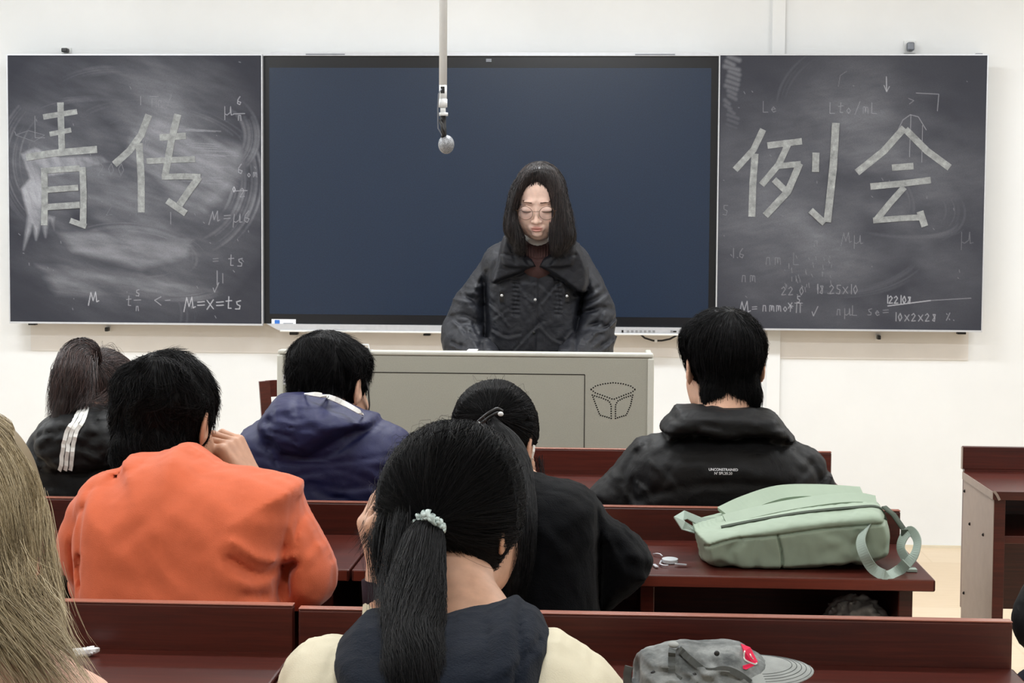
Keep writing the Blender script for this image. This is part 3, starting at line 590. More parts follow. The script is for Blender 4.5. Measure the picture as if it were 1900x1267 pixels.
# ---------------------------------------------------------------- implicit surfaces -> one continuous mesh
def axis(lo, hi, hc, fine=()):
    """grid coordinates lo..hi, spacing hc, finer inside the given (a, b, h) spans"""
    out = [lo]; x = lo
    while x < hi:
        h = hc
        for a, b, hf in fine:
            if a-1e-9 <= x < b: h = min(h, hf)
            elif x < a and a-x < hc*3: h = min(h, (hf+hc)/2)
        x += h; out.append(x)
    return np.array(out, np.float32)
class Sdf:
    def __init__(s, lo, hi, h, fx=(), fy=(), fz=()):
        s.x = axis(lo[0], hi[0], h, fx); s.y = axis(lo[1], hi[1], h, fy); s.z = axis(lo[2], hi[2], h, fz); s.h = h
        s.F = np.full((len(s.x), len(s.y), len(s.z)), 0.5, np.float32); s._p = {}
    def sub(s, lo, hi):
        r = []
        for a, l, u in ((s.x, lo[0], hi[0]), (s.y, lo[1], hi[1]), (s.z, lo[2], hi[2])):
            i = int(np.searchsorted(a, l)); j = int(np.searchsorted(a, u))
            if j <= i: return None
            r.append(slice(i, j))
        return tuple(r)
    def pts(s, sl):
        return s.x[sl[0]][:, None, None], s.y[sl[1]][None, :, None], s.z[sl[2]][None, None, :]
    def put(s, sl, d, k, sub=False):
        G = s.F[sl]
        if sub:
            h = np.clip(0.5-0.5*(G+d)/max(k, 1e-5), 0, 1); s.F[sl] = G*(1-h)-d*h+k*h*(1-h)
        else:
            h = np.clip(0.5+0.5*(G-d)/max(k, 1e-5), 0, 1); s.F[sl] = G*(1-h)+d*h-k*h*(1-h)
        return s
    def ell(s, c, r, k=0.015, R=None, sub=False):
        m = max(r)+k+0.02; c = np.array(c, float); sl = s.sub(c-m, c+m)
        if sl is None: return s
        X, Y, Z = s.pts(sl); X = X-c[0]; Y = Y-c[1]; Z = Z-c[2]
        if R is None: R = np.eye(3)
        R = np.array(R)
        q = [(X*R[0, i]+Y*R[1, i]+Z*R[2, i]) for i in range(3)]
        k0 = np.sqrt(sum((q[i]/r[i])**2 for i in range(3)))+1e-6; k1 = np.sqrt(sum((q[i]/r[i]**2)**2 for i in range(3)))+1e-6
        return s.put(sl, k0*(k0-1)/k1, k, sub)
    def cone(s, a, b, ra, rb, k=0.015, flat=None, sub=False):
        """capsule with two radii; flat = (axis, factor) squeezes it along axis"""
        a = np.array(a, float); b = np.array(b, float); m = max(ra, rb)+k+0.02
        sl = s.sub(np.minimum(a, b)-m, np.maximum(a, b)+m)
        if sl is None: return s
        X, Y, Z = s.pts(sl)
        if flat is not None:
            n = np.array(flat[0], float); n /= np.linalg.norm(n); f = 1/flat[1]-1; mid = (a+b)/2
            def sq(p): return p+n*((p-mid)@n)*f
            a2, b2 = sq(a), sq(b); t = ((X-mid[0])*n[0]+(Y-mid[1])*n[1]+(Z-mid[2])*n[2])*f
            X = X+n[0]*t; Y = Y+n[1]*t; Z = Z+n[2]*t
        else: a2, b2 = a, b
        d = b2-a2; L = max(1e-9, d@d)
        t = np.clip(((X-a2[0])*d[0]+(Y-a2[1])*d[1]+(Z-a2[2])*d[2])/L, 0, 1)
        D = np.sqrt((X-a2[0]-t*d[0])**2+(Y-a2[1]-t*d[1])**2+(Z-a2[2]-t*d[2])**2)-(ra+(rb-ra)*t)
        return s.put(sl, D, k, sub)
    def chain(s, pts, rad, k=0.015, flat=None):
        for i in range(len(pts)-1): s.cone(pts[i], pts[i+1], rad[i], rad[i+1], k, flat)
        return s
    def box(s, c, hf, rad=0.01, k=0.01, R=None, sub=False):
        c = np.array(c, float); m = float(np.linalg.norm(hf))+k+0.02; sl = s.sub(c-m, c+m)
        if sl is None: return s
        X, Y, Z = s.pts(sl); X = X-c[0]; Y = Y-c[1]; Z = Z-c[2]
        if R is None: R = np.eye(3)
        R = np.array(R); q = [np.abs(X*R[0, i]+Y*R[1, i]+Z*R[2, i])-(hf[i]-rad) for i in range(3)]
        o = np.sqrt(sum(np.maximum(v, 0)**2 for v in q)); ins = np.minimum(np.maximum(np.maximum(q[0], q[1]), q[2]), 0)
        return s.put(sl, o+ins-rad, k, sub)
    def half(s, p, n, k=0.005):
        """keep the side the normal points away from"""
        n = np.array(n, float); n /= np.linalg.norm(n); X, Y, Z = s.pts((slice(None),)*3)
        d = (X-p[0])*n[0]+(Y-p[1])*n[1]+(Z-p[2])*n[2]
        h = np.clip(0.5-0.5*(s.F-d)/k, 0, 1); s.F = (s.F*(1-h)+d*h+k*h*(1-h)).astype(np.float32); return s
    def puff(s, poly, Y, T, Rr, k=0.01, tilt=0.0, py0=0.0, n=4, sub=False, yref=None):
        """rounded volume with the given photo outline at depth Y (metres further per pixel upward: tilt)"""
        P = [tuple(p) for p in curve(list(poly)+[poly[0]], n)]; yc = Y
        PX, PY = s.pixmap(yref or Y)
        if tilt: yc = Y+(py0-PY)*tilt; PX, PY = s.pixmap(yc)
        D = seg_d(PX, PY, P)*Y/FOC; I = inside(PX, PY, P[:-1]); u = np.clip(np.where(I, D/Rr, 0), 0, 1); v = np.sqrt(np.clip(1-(1-u)**2, 1e-4, 1)); h = T*v
        g = 1/np.sqrt(1+np.minimum(T/Rr*(1-u)/v, 6)**2); yy = np.abs(s.y[None, :, None]-(yc[:, None, :] if tilt else yc))
        d = np.where(I[:, None, :], (yy-h[:, None, :])*g[:, None, :], np.hypot(np.where(I, 0, D)[:, None, :], yy)).astype(np.float32)
        return s.put((slice(None),)*3, d, k, sub)
    # displacement maps in photo pixels, on the side that faces the lens
    def pixmap(s, Y):
        X = s.x[:, None]; Z = s.z[None, :]-CAMZ
        dz = X*_F.x+Y*_F.y+Z*_F.z
        return 950+FOC*(X*_R.x+Y*_R.y+Z*_R.z)/dz, 633.5-FOC*(X*_U.x+Y*_U.y+Z*_U.z)/dz
    def disp(s, D, ymax, fade=0.03):
        w = np.clip((ymax-s.y)/fade, 0, 1)[None, :, None]
        s.F += (D[:, None, :]*w).astype(np.float32); return s
    def noise(s, amp, sc, seed=0, st=(1, 1, 1)):
        r = np.random.default_rng(seed); X, Y, Z = s.pts((slice(None),)*3); X = X*st[0]; Y = Y*st[1]; Z = Z*st[2]; N = 0
        for o in range(4):
            a = r.normal(size=(3, 3)); a /= np.linalg.norm(a, axis=1)[:, None]; f = 2*math.pi/sc*(1.6**o); ph = r.random(3)*6.28
            w1 = np.sin((X*a[0, 0]+Y*a[0, 1]+Z*a[0, 2])*f+ph[0])
            N = N+np.sin((X*a[1, 0]+Y*a[1, 1]+Z*a[1, 2])*f+ph[1]+1.3*w1)*0.6**o
        s.F += (N*amp/2.0).astype(np.float32); return s
    def mesh(s, name):
        F = s.F.copy()
        for ax in range(3):
            sl = [slice(None)]*3
            for e in (0, -1): sl[ax] = e; F[tuple(sl)] = np.maximum(F[tuple(sl)], 1e-4)
        nx, ny, nz = F.shape; ins = F < 0
        cnt = np.zeros((nx-1, ny-1, nz-1), np.int8)
        for i in (0, 1):
            for j in (0, 1):
                for k in (0, 1): cnt += ins[i:nx-1+i, j:ny-1+j, k:nz-1+k]
        act = (cnt > 0) & (cnt < 8); idx = -np.ones(act.shape, np.int64); A = np.argwhere(act); idx[act] = np.arange(len(A))
        P = np.zeros((len(A), 3)); W = np.zeros(len(A)); ax3 = (s.x, s.y, s.z)
        C = [(i, j, k) for i in (0, 1) for j in (0, 1) for k in (0, 1)]
        for a in range(8):
            for b in range(a+1, 8):
                ca, cb = C[a], C[b]
                if sum(abs(u-v) for u, v in zip(ca, cb)) != 1: continue
                fa = F[A[:, 0]+ca[0], A[:, 1]+ca[1], A[:, 2]+ca[2]].astype(float); fb = F[A[:, 0]+cb[0], A[:, 1]+cb[1], A[:, 2]+cb[2]].astype(float)
                m = (fa < 0) != (fb < 0); t = fa/np.where(m, fa-fb, 1)
                pa = np.stack([ax3[q][A[:, q]+ca[q]] for q in range(3)], -1); pb = np.stack([ax3[q][A[:, q]+cb[q]] for q in range(3)], -1)
                P[m] += (pa+(pb-pa)*t[:, None])[m]; W[m] += 1
        P /= W[:, None]; Q = []
        for ax in range(3):
            a = [slice(None)]*3; b = [slice(None)]*3; a[ax] = slice(0, -1); b[ax] = slice(1, None)
            f0, f1 = ins[tuple(a)], ins[tuple(b)]; E = np.argwhere(f0 != f1); u, v = (ax+1) % 3, (ax+2) % 3
            ok = (E[:, u] > 0) & (E[:, v] > 0); E = E[ok]
            lim = [nx-1, ny-1, nz-1]; ok = (E[:, u] < lim[u]) & (E[:, v] < lim[v]); E = E[ok]
            def g(du, dv):
                e = E.copy(); e[:, u] -= du; e[:, v] -= dv; return idx[e[:, 0], e[:, 1], e[:, 2]]
            q = np.stack([g(1, 1), g(0, 1), g(0, 0), g(1, 0)], -1); fl = ~f0[E[:, 0], E[:, 1], E[:, 2]]
            q[fl] = q[fl][:, ::-1]; Q.append(q)
        return np_mesh(name, P, [np.concatenate(Q)])
    def sample(s, P):
        """distance and gradient at points"""
        o = []; idx = []; fr = []
        for q, a in enumerate((s.x, s.y, s.z)):
            i = np.clip(np.searchsorted(a, P[:, q])-1, 0, len(a)-2); idx.append(i); fr.append(np.clip((P[:, q]-a[i])/(a[i+1]-a[i]), 0, 1))
        i, j, k = idx; u, v, w = fr; F = s.F
        c = [[[F[i+a, j+b, k+d] for d in (0, 1)] for b in (0, 1)] for a in (0, 1)]
        def L(p, q, t): return p*(1-t)+q*t
        x0 = L(L(c[0][0][0], c[0][0][1], w), L(c[0][1][0], c[0][1][1], w), v); x1 = L(L(c[1][0][0], c[1][0][1], w), L(c[1][1][0], c[1][1][1], w), v)
        y0 = L(L(c[0][0][0], c[0][0][1], w), L(c[1][0][0], c[1][0][1], w), u); y1 = L(L(c[0][1][0], c[0][1][1], w), L(c[1][1][0], c[1][1][1], w), u)
        z0 = L(L(c[0][0][0], c[0][1][0], v), L(c[1][0][0], c[1][1][0], v), u); z1 = L(L(c[0][0][1], c[0][1][1], v), L(c[1][0][1], c[1][1][1], v), u)
        g = np.stack([(x1-x0)/(s.x[i+1]-s.x[i]), (y1-y0)/(s.y[j+1]-s.y[j]), (z1-z0)/(s.z[k+1]-s.z[k])], -1)
        n = np.linalg.norm(g, axis=1); g[n > 1e-3] /= n[n > 1e-3][:, None]
        return L(x0, x1, u), g
# pixel-space masks for disp()
def seg_d(PX, PY, pts):
    D = np.full(PX.shape, 1e9)
    for a, b in zip(pts[:-1], pts[1:]):
        dx, dy = b[0]-a[0], b[1]-a[1]; L = max(1e-9, dx*dx+dy*dy)
        t = np.clip(((PX-a[0])*dx+(PY-a[1])*dy)/L, 0, 1); D = np.minimum(D, np.hypot(PX-a[0]-t*dx, PY-a[1]-t*dy))
    return D
def curve(pts, n=6):
    """Catmull-Rom through pixel or world points"""
    P = [np.array(p, float) for p in pts]; P = [2*P[0]-P[1]]+P+[2*P[-1]-P[-2]]; out = []
    for i in range(1, len(P)-2):
        for q in range(n):
            t = q/n; a, b, c, d = P[i-1:i+3]
            out.append(0.5*((2*b)+(c-a)*t+(2*a-5*b+4*c-d)*t*t+(3*b-a-3*c+d)*t**3))
    out.append(P[-2]); return out
def crease(PX, PY, pts, depth, wid): return depth*np.exp(-(seg_d(PX, PY, curve(pts))/wid)**2)
def inside(PX, PY, poly):
    c = np.zeros(PX.shape, bool); n = len(poly)
    for i in range(n):
        (xa, ya), (xb, yb) = poly[i], poly[(i+1) % n]
        m = ((ya > PY) != (yb > PY)) & (PX < (xb-xa)*(PY-ya)/((yb-ya) if yb != ya else 1e-9)+xa); c ^= m
    return c
def plate(PX, PY, poly, height, soft=3.0):
    poly = [tuple(p) for p in poly]; D = seg_d(PX, PY, poly+[poly[0]]); I = inside(PX, PY, poly)
    return -height*np.clip(np.where(I, D, -D)/soft+0.5, 0, 1)
def folds(PX, PY, n, box, L, ang, depth, wid, seed, spread=0.5):
    """scattered soft creases and ridges"""
    r = np.random.default_rng(seed); D = 0
    for _ in range(n):
        x = box[0]+r.random()*(box[2]-box[0]); y = box[1]+r.random()*(box[3]-box[1]); a = ang+(r.random()-0.5)*2*spread; l = L*(0.5+r.random())
        c = (r.random()-0.5)*l*0.35
        p = [(x-math.cos(a)*l/2, y-math.sin(a)*l/2), (x+math.sin(a)*c, y-math.cos(a)*c), (x+math.cos(a)*l/2, y+math.sin(a)*l/2)]
        w = wid*(0.7+0.7*r.random()); d = depth*(0.5+r.random())
        D = D+crease(PX, PY, p, d, w)-crease(PX, PY, [(q[0], q[1]+w*1.7) for q in p], d*0.8, w)
    return D
# ---------------------------------------------------------------- heads, hands, hair
def head_R(yaw, pitch=0.0, roll=0.0):
    """columns right, forward, up; yaw 0 looks along +y, positive turns to +x; pitch positive looks down"""
    cy, sy, cp, sp = math.cos(yaw), math.sin(yaw), math.cos(pitch), math.sin(pitch)
    r = np.array([cy, -sy, 0.0]); f = np.array([sy*cp, cy*cp, -sp]); u = np.cross(r, f)
    c, s = math.cos(roll), math.sin(roll); r2 = r*c+u*s; u2 = -r*s+u*c
    return np.stack([r2, f, u2], 1)
def head(S, C, R, sc=1.0, face=False):
    C = np.array(C); g = lambda x, y, z: C+R@(np.array([x, y, z])*sc)
    def E(x, y, z, a, b, c, k=0.012, sub=False, Rl=None): S.ell(g(x, y, z), (a*sc, b*sc, c*sc), k*sc, R if Rl is None else R@Rl, sub)
    E(0, -.012, .025, .073, .092, .085); E(0, .03, -.03, .057, .060, .078, .02); E(0, .054, -.082, .026, .028, .020, .03)
    for q in (-1, 1):
        E(q*.036, .050, -.040, .031, .036, .037, .02); E(q*.045, .02, -.075, .018, .03, .02, .03)
        a = q*0.35; Re = np.array([[math.cos(a), -math.sin(a), 0], [math.sin(a), math.cos(a), 0], [0, 0, 1]])
        E(q*.079, -.012, -.012, .0055, .018, .031, .004, Rl=Re); E(q*.075, -.004, -.020, .008, .010, .014, .008); E(q*.0845, -.009, -.008, .004, .010, .018, .003, True, Rl=Re)
    if face:
        for q in (-1, 1):
            E(q*.031, .100, .000, .018, .014, .011, .012, True); E(q*.031, .0795, -.002, .0165, .0105, .0115, .004)
            E(q*.031, .0905, -.0075, .015, .003, .0013, .003, True)
            E(q*.024, .082, .022, .016, .008, .006, .014)
            E(q*.0115, .0945, -.036, .0065, .008, .006, .004); E(q*.006, .1035, -.0425, .0028, .004, .002, .002, True)
        S.cone(g(0, .083, .004), g(0, .104, -.033), .0045*sc, .0074*sc, .010*sc); E(0, .107, -.034, .0075, .006, .006, .005)
        E(0, .088, -.060, .021, .009, .013, .014)
        E(0, .0965, -.0560, .0165, .0055, .0034, .003); E(0, .0960, -.0642, .0130, .0060, .0044, .003); E(0, .1035, -.0598, .015, .008, .0014, .0015, True)
        E(0, .087, -.079, .015, .008, .009, .008)
    return g
def hand(S, wrist, d, n, L=0.18, curl=(0.4, 0.4, 0.45, 0.5), thumb=(0.6, 0.5), right=1, spread=0.10):
    """wrist point, d = direction the palm points, n = palm normal (palm side), curls per finger"""
    w = np.array(wrist, float); d = np.array(d, float); d /= np.linalg.norm(d); n = np.array(n, float); n -= d*(n@d); n /= np.linalg.norm(n); s_ = np.cross(d, n)*right
    pl = 0.52*L
    for i in range(4):
        o = (i-1.5)*0.021; S.cone(w+s_*o*0.6+d*0.01, w+s_*o+d*pl*0.93, 0.0135, 0.0115, 0.012)
    for i in range(4):
        ln = (0.46, 0.50, 0.46, 0.36)[i]*L; o = (i-1.5)*0.0215; p = w+s_*o+d*pl*(0.98 if i in (1, 2) else 0.93); ang = 0.0; c = curl[i]
        dd0 = d+s_*(i-1.5)*spread; dd0 /= np.linalg.norm(dd0)
        for q, (fr, r0, r1) in enumerate(((0.45, .0092, .0085), (0.31, .0085, .0078), (0.24, .0078, .0066))):
            ang += c*(0.8, 1.2, 0.8)[q]; dd = dd0*math.cos(ang)+n*math.sin(ang); p2 = p+dd*ln*fr; S.cone(p, p2, r0, r1, 0.003); p = p2
    b = w-s_*0.026+d*0.022+n*0.008; t1 = (-s_*0.75+d*0.75+n*thumb[0]); t1 /= np.linalg.norm(t1); p = b+t1*0.042; S.cone(w-s_*.012+d*.01, p, .0155, .0115, .012)
    t2 = t1+d*0.6+n*thumb[1]; t2 /= np.linalg.norm(t2); p2 = p+t2*0.031; S.cone(p, p2, .0105, .0095, .003); t3 = t2+s_*0.3+d*.3; t3 /= np.linalg.norm(t3); S.cone(p2, p2+t3*0.022, .0095, .0075, .003)
def strand_mesh(name, paths, r0, taper=0.35, rnd=None):
    """paths (N,T,3) -> three-sided tubes"""
    N, T, _ = paths.shape; tg = np.gradient(paths, axis=1); tg /= np.linalg.norm(tg, axis=2)[..., None]+1e-9
    a = np.cross(tg, np.array([0.31, 0.17, 0.93])); a /= np.linalg.norm(a, axis=2)[..., None]+1e-9; b = np.cross(tg, a)
    rad = r0*(1-(1-taper)*np.linspace(0, 1, T)**2)[None, :, None]
    rad = rad*(rnd[:, None, None]*0.6+0.7) if rnd is not None else rad
    V = np.stack([paths+(a*math.cos(q)+b*math.sin(q))*rad for q in (0, 2.094, 4.189)], 2)
    i = np.arange(N*T*3).reshape(N, T, 3); F = []
    for q in range(3): F.append(np.stack([i[:, :-1, q], i[:, :-1, (q+1) % 3], i[:, 1:, (q+1) % 3], i[:, 1:, q]], -1).reshape(-1, 4))
    return V.reshape(-1, 3), np.concatenate(F)
def cap_roots(me, n, ok, rng):
    k = len(me.vertices); P = np.empty(k*3, np.float32); me.vertices.foreach_get('co', P); P = P.reshape(-1, 3)
    m = ok(P); P = P[m]; return P[rng.integers(0, len(P), n)].astype(float)+rng.normal(size=(n, 3))*0.0012
def march(S, P, field, ds, T, off, cling=True, jitter=0.0, rng=None):
    """walk strands over an implicit surface; field(P, t) gives directions; off(t) the height above the surface"""
    out = [P.copy()]; N = len(P); bias = rng.normal(size=(N, 3))*jitter if rng is not None else 0
    for i in range(1, T):
        t = i/(T-1); d = field(P, t)+bias; dist, g = S.sample(P)
        if cling: d = d-g*(d*g).sum(1)[:, None]
        d /= np.linalg.norm(d, axis=1)[:, None]+1e-9; st = ds if np.isscalar(ds) else ds[:, None]
        P = P+d*st; dist, g = S.sample(P); o = off(t)
        if cling: e = np.clip(dist-o, -0.02, 0.02)
        else: e = np.minimum(dist-o, 0)
        P = P-g*e[:, None]; out.append(P.copy())
    return np.stack(out, 1)
def hair_object(name, capme, sets, mat, parent, label=None):
    """cap mesh and strand sets joined in one mesh; attribute rnd varies colour per strand"""
    k = len(capme.vertices); P = np.empty(k*3, np.float32); capme.vertices.foreach_get('co', P); V = [P.reshape(-1, 3)]; R_ = [np.full(k, 0.25, np.float32)]
    nf = len(capme.polygons); q = np.empty(nf*4, np.int32); capme.loops.foreach_get('vertex_index', q) if False else capme.polygons.foreach_get('vertices', q)
    Fs = [q.reshape(-1, 4)]; n = k
    for paths, r0, tp in sets:
        rnd = RNG.random(len(paths)).astype(np.float32); v, f = strand_mesh('s', paths, r0, tp, rnd)
        V.append(v); Fs.append(f+n); R_.append(np.repeat(rnd, paths.shape[1]*3)); n += len(v)
    me = np_mesh(name, np.concatenate(V), [np.concatenate(Fs)])
    at_ = me.attributes.new('rnd', 'FLOAT', 'POINT'); at_.data.foreach_set('value', np.concatenate(R_).astype(np.float32))
    bpy.data.meshes.remove(capme)
    o = link(name, me, mat, parent, True)
    if label: o['label'] = label
    return o
def hair_mat(name, stops, rough=0.38, spec=0.5):
    t = NT(name, rough, spec); a = t.n('ShaderNodeAttribute', attribute_name='rnd'); v = t.coords()
    f = t.n('ShaderNodeMath', operation='ADD'); g = t.n('ShaderNodeMath', operation='MULTIPLY_ADD'); t.l(t.noise(v, 14, 2), g.inputs[0]); g.inputs[1].default_value = 0.5; g.inputs[2].default_value = -0.25
    t.l(a.outputs['Fac'], f.inputs[0]); t.l(g.outputs[0], f.inputs[1]); t.color(t.ramp(f.outputs[0], [(p, srgb(*c)) for p, c in stops])); return t.m
M['hair_black'] = hair_mat('black_hair', [(0.1, (4, 4, 5)), (0.6, (9, 9, 10)), (1.0, (26, 24, 26))], 0.55, 0.12)
M['hair_brown'] = hair_mat('dark_brown_hair', [(0.1, (26, 17, 17)), (0.6, (52, 36, 34)), (1.0, (84, 60, 54))])
M['hair_soft'] = hair_mat('soft_black_hair', [(0.1, (16, 14, 16)), (0.6, (36, 31, 33)), (1.0, (72, 62, 60))])
M['hair_blonde'] = hair_mat('ash_blonde_hair', [(0.0, (96, 82, 62)), (0.3, (148, 130, 100)), (0.7, (188, 170, 134)), (1.0, (220, 204, 172))], 0.55, 0.3)
def skin_mat(name, c, lips=None):
    t = NT(name, 0.5, 0.4); v = t.coords(); f = t.noise(v, 60, 4)
    base = t.ramp(f, [(0.3, srgb(*[int(x*0.95) for x in c])), (0.7, srgb(*[min(255, int(x*1.03)) for x in c]))])
    if lips:
        a = t.n('ShaderNodeAttribute', attribute_name='lip'); base = t.mix(a.outputs['Fac'], base, srgb(*lips))
    t.color(base); t.b.inputs['Subsurface Weight'].default_value = 0.08; t.b.inputs['Subsurface Radius'].default_value = (0.01, 0.004, 0.002); t.b.inputs['Subsurface Scale'].default_value = 0.5
    t.bump(t.noise(v, 500, 3), 0.05, 0.001); return t.m
M['skin'] = skin_mat('skin', (214, 168, 142)); M['skin_pale'] = skin_mat('pale_skin', (240, 206, 190), (184, 104, 98)); M['skin_tan'] = skin_mat('tan_skin', (196, 148, 120))
def fabric(name, rgb, rough=0.85, spec=0.25, weave=900, bs=0.25, var=0.1, wr=0.0, sheen=0.0, nsc=25, wsc=18):
    t = NT(name, rough, spec); v = t.coords(); c = srgb(*rgb); f = t.noise(v, nsc, 5)
    t.color(t.ramp(f, [(0.3, tuple(x*(1-var) for x in c[:3])+(1,)), (0.7, tuple(min(1, x*(1+var)) for x in c[:3])+(1,))]))
    h = t.noise(v, weave, 2)
    if wr:
        m = t.n('ShaderNodeMath', operation='MULTIPLY_ADD'); t.l(t.noise(v, wsc, 4, 0.55, 1.2), m.inputs[0]); m.inputs[1].default_value = wr; t.l(h, m.inputs[2]); h = m.outputs[0]
    t.bump(h, bs, 0.002)
    if sheen: t.b.inputs['Sheen Weight'].default_value = sheen; t.b.inputs['Sheen Roughness'].default_value = 0.4
    return t.m
M['orange'] = fabric('orange_fleece', (214, 108, 74), 0.95, 0.1, 700, 0.3, 0.06, sheen=0.25)
M['navy_shell'] = fabric('navy_windbreaker_nylon', (30, 33, 74), 0.55, 0.35, 800, 0.2, 0.1, 6, wsc=14)
M['black_puffer'] = fabric('black_puffer_nylon', (13, 13, 15), 0.6, 0.25, 900, 0.2, 0.12, 8, wsc=20)
M['slate_puffer'] = fabric('dark_slate_puffer_nylon', (24, 26, 34), 0.55, 0.4, 900, 0.25, 0.12, 10, wsc=22)
M['black_quilt'] = fabric('black_quilted_nylon', (14, 15, 17), 0.6, 0.3, 900, 0.2, 0.12, 6)
M['black_wool'] = fabric('black_wool', (9, 10, 13), 0.95, 0.1, 500, 0.5, 0.2, 3, sheen=0.05)
M['cream'] = fabric('cream_cotton', (222, 214, 190), 0.9, 0.15, 600, 0.25, 0.04)
M['navy_hood'] = fabric('navy_cotton_jersey', (27, 32, 42), 0.95, 0.1, 420, 0.5, 0.12, 2, sheen=0.05)
M['peach'] = fabric('peach_knit', (232, 190, 172), 0.95, 0.1, 500, 0.3, 0.04)
M['white_cloth'] = fabric('white_cotton', (236, 236, 232), 0.9, 0.15, 600, 0.15, 0.02)
M['brown_knit'] = fabric('brown_rib_knit', (84, 62, 60), 0.95, 0.1, 500, 0.5, 0.15)
M['dark_denim'] = fabric('dark_trousers', (30, 32, 42), 0.9, 0.15, 600, 0.3, 0.1)
M['shoe'] = plain('dark_shoe', (40, 40, 44), 0.6)
def arr(v): return np.array([v[0], v[1], v[2]], float)
def seated_lower(root, hx, hy, seat=0.42, spread=0.11, fwd=0.40, mat='dark_denim'):
    """trousers and shoes of a seated figure looking along +y"""
    S = Sdf((hx-0.28, hy-0.20, 0.04), (hx+0.28, hy+fwd+0.22, seat+0.30), 0.009)
    S.cone((hx-0.07, hy, seat+0.11), (hx+0.07, hy, seat+0.11), 0.108, 0.108, 0.03)
    for q in (-1, 1):
        S.chain([(hx+q*0.08, hy, seat+0.088), (hx+q*spread, hy+fwd, seat+0.065), (hx+q*spread, hy+fwd+0.02, 0.11)], [0.085, 0.062, 0.05], 0.03)
    S.half((0, 0, 0.075), (0, 0, -1)); link('trousers', S.mesh('trousers'), M[mat], root, True)
    for q in (-1, 1):
        S = Sdf((hx+q*spread-0.07, hy+fwd-0.10, 0.0), (hx+q*spread+0.07, hy+fwd+0.24, 0.13), 0.006)
        S.cone((hx+q*spread, hy+fwd-0.02, 0.045), (hx+q*spread, hy+fwd+0.16, 0.032), 0.043, 0.03, 0.01); S.cone((hx+q*spread, hy+fwd+0.01, 0.05), (hx+q*spread, hy+fwd+0.02, 0.10), 0.036, 0.032, 0.02)
        S.half((0, 0, 0.004), (0, 0, -1)); link('shoe', S.mesh('shoe'), M['shoe'], root, True)
def near_y(S, x, z, y0=None):
    """y of the first surface met from the lens side at each (x, z)"""
    x = np.atleast_1d(np.asarray(x, float)); z = np.atleast_1d(np.asarray(z, float)); ys = np.linspace(S.y[0], S.y[-1], 260)
    P = np.stack([np.repeat(x, len(ys)), np.tile(ys, len(x)), np.repeat(z, len(ys))], -1); d, _ = S.sample(P); d = d.reshape(len(x), -1)
    i = np.argmax(d < 0, axis=1); none = ~(d < 0).any(1); i = np.clip(i, 1, None); r = np.arange(len(x))
    a, b = d[r, i-1], d[r, i]; t = np.clip(a/np.where(a-b == 0, 1, a-b), 0, 1); y = ys[i-1]+(ys[i]-ys[i-1])*t
    if none.any(): y[none] = np.median(y[~none]) if (~none).any() else (y0 or ys.mean())
    return y
def on(S, px, py, Y):
    """world point of the surface seen at a photo pixel"""
    p = at(px, py, Y)
    for _ in range(4): Y = float(near_y(S, [p.x], [p.z])[0]); p = at(px, py, Y)
    return p
def band_on(mb, S, pts, wid, Y, lift=0.001, th=0.0015, n=5):
    P = [on(S, *p, Y) for p in curve(pts, n)]; ys = np.array([p.y for p in P]); ys = np.convolve(np.pad(ys, 2, 'edge'), np.ones(5)/5, 'valid'); P = [Vector((p.x, min(y, p.y), p.z)) for p, y in zip(P, ys)]; mb.ribbon([Vector((p.x, p.y-lift, p.z)) for p in P], wid, (0, -1, 0.15), th)
def text_on(S, txt, cx, cy, wpx, Y, mat, parent, name, lift=0.0012, hscale=1.0):
    cu = bpy.data.curves.new('t', 'FONT'); cu.body = txt; cu.align_x = 'CENTER'; cu.offset = 0.02; cu.resolution_u = 3
    o = bpy.data.objects.new('t', cu); COL.objects.link(o); bpy.context.view_layer.update()
    me = bpy.data.meshes.new_from_object(o.evaluated_get(bpy.context.evaluated_depsgraph_get())); bpy.data.objects.remove(o)
    k = len(me.vertices); P = np.empty(k*3, np.float32); me.vertices.foreach_get('co', P); P = P.reshape(-1, 3)
    w_ = P[:, 0].max()-P[:, 0].min(); s_ = m_of(wpx, Y)/w_; c = on(S, cx, cy, Y); x = c.x+P[:, 0]*s_; z = c.z+(P[:, 1]-0.35)*s_*hscale
    P = np.stack([x, np.full(k, float(near_y(S, [c.x], [c.z])[0])) if S is None else near_y(S, x, z)-lift, z], -1).astype(np.float32)
    me.vertices.foreach_set('co', P.ravel()); me.update(); me.materials.clear(); return link(name, me, mat, parent)
def clusters(P, K, amp, rng):
    c = P[rng.integers(0, len(P), K)]; b = rng.normal(size=(K, 3))*amp; i = np.array([np.argmin(((c-p)**2).sum(1)) for p in P]); return b[i]
def cap_base(C, R, sc=1.0, lo=0.13, ext=0.0, h=0.003, dlo=0.0):
    C = np.array(C); return Sdf(C-np.array([lo+ext, lo+0.02+ext, lo+dlo]), C+np.array([lo+ext, lo+0.02, lo]), h), (lambda x, y, z: C+R@(np.array([x, y, z])*sc))
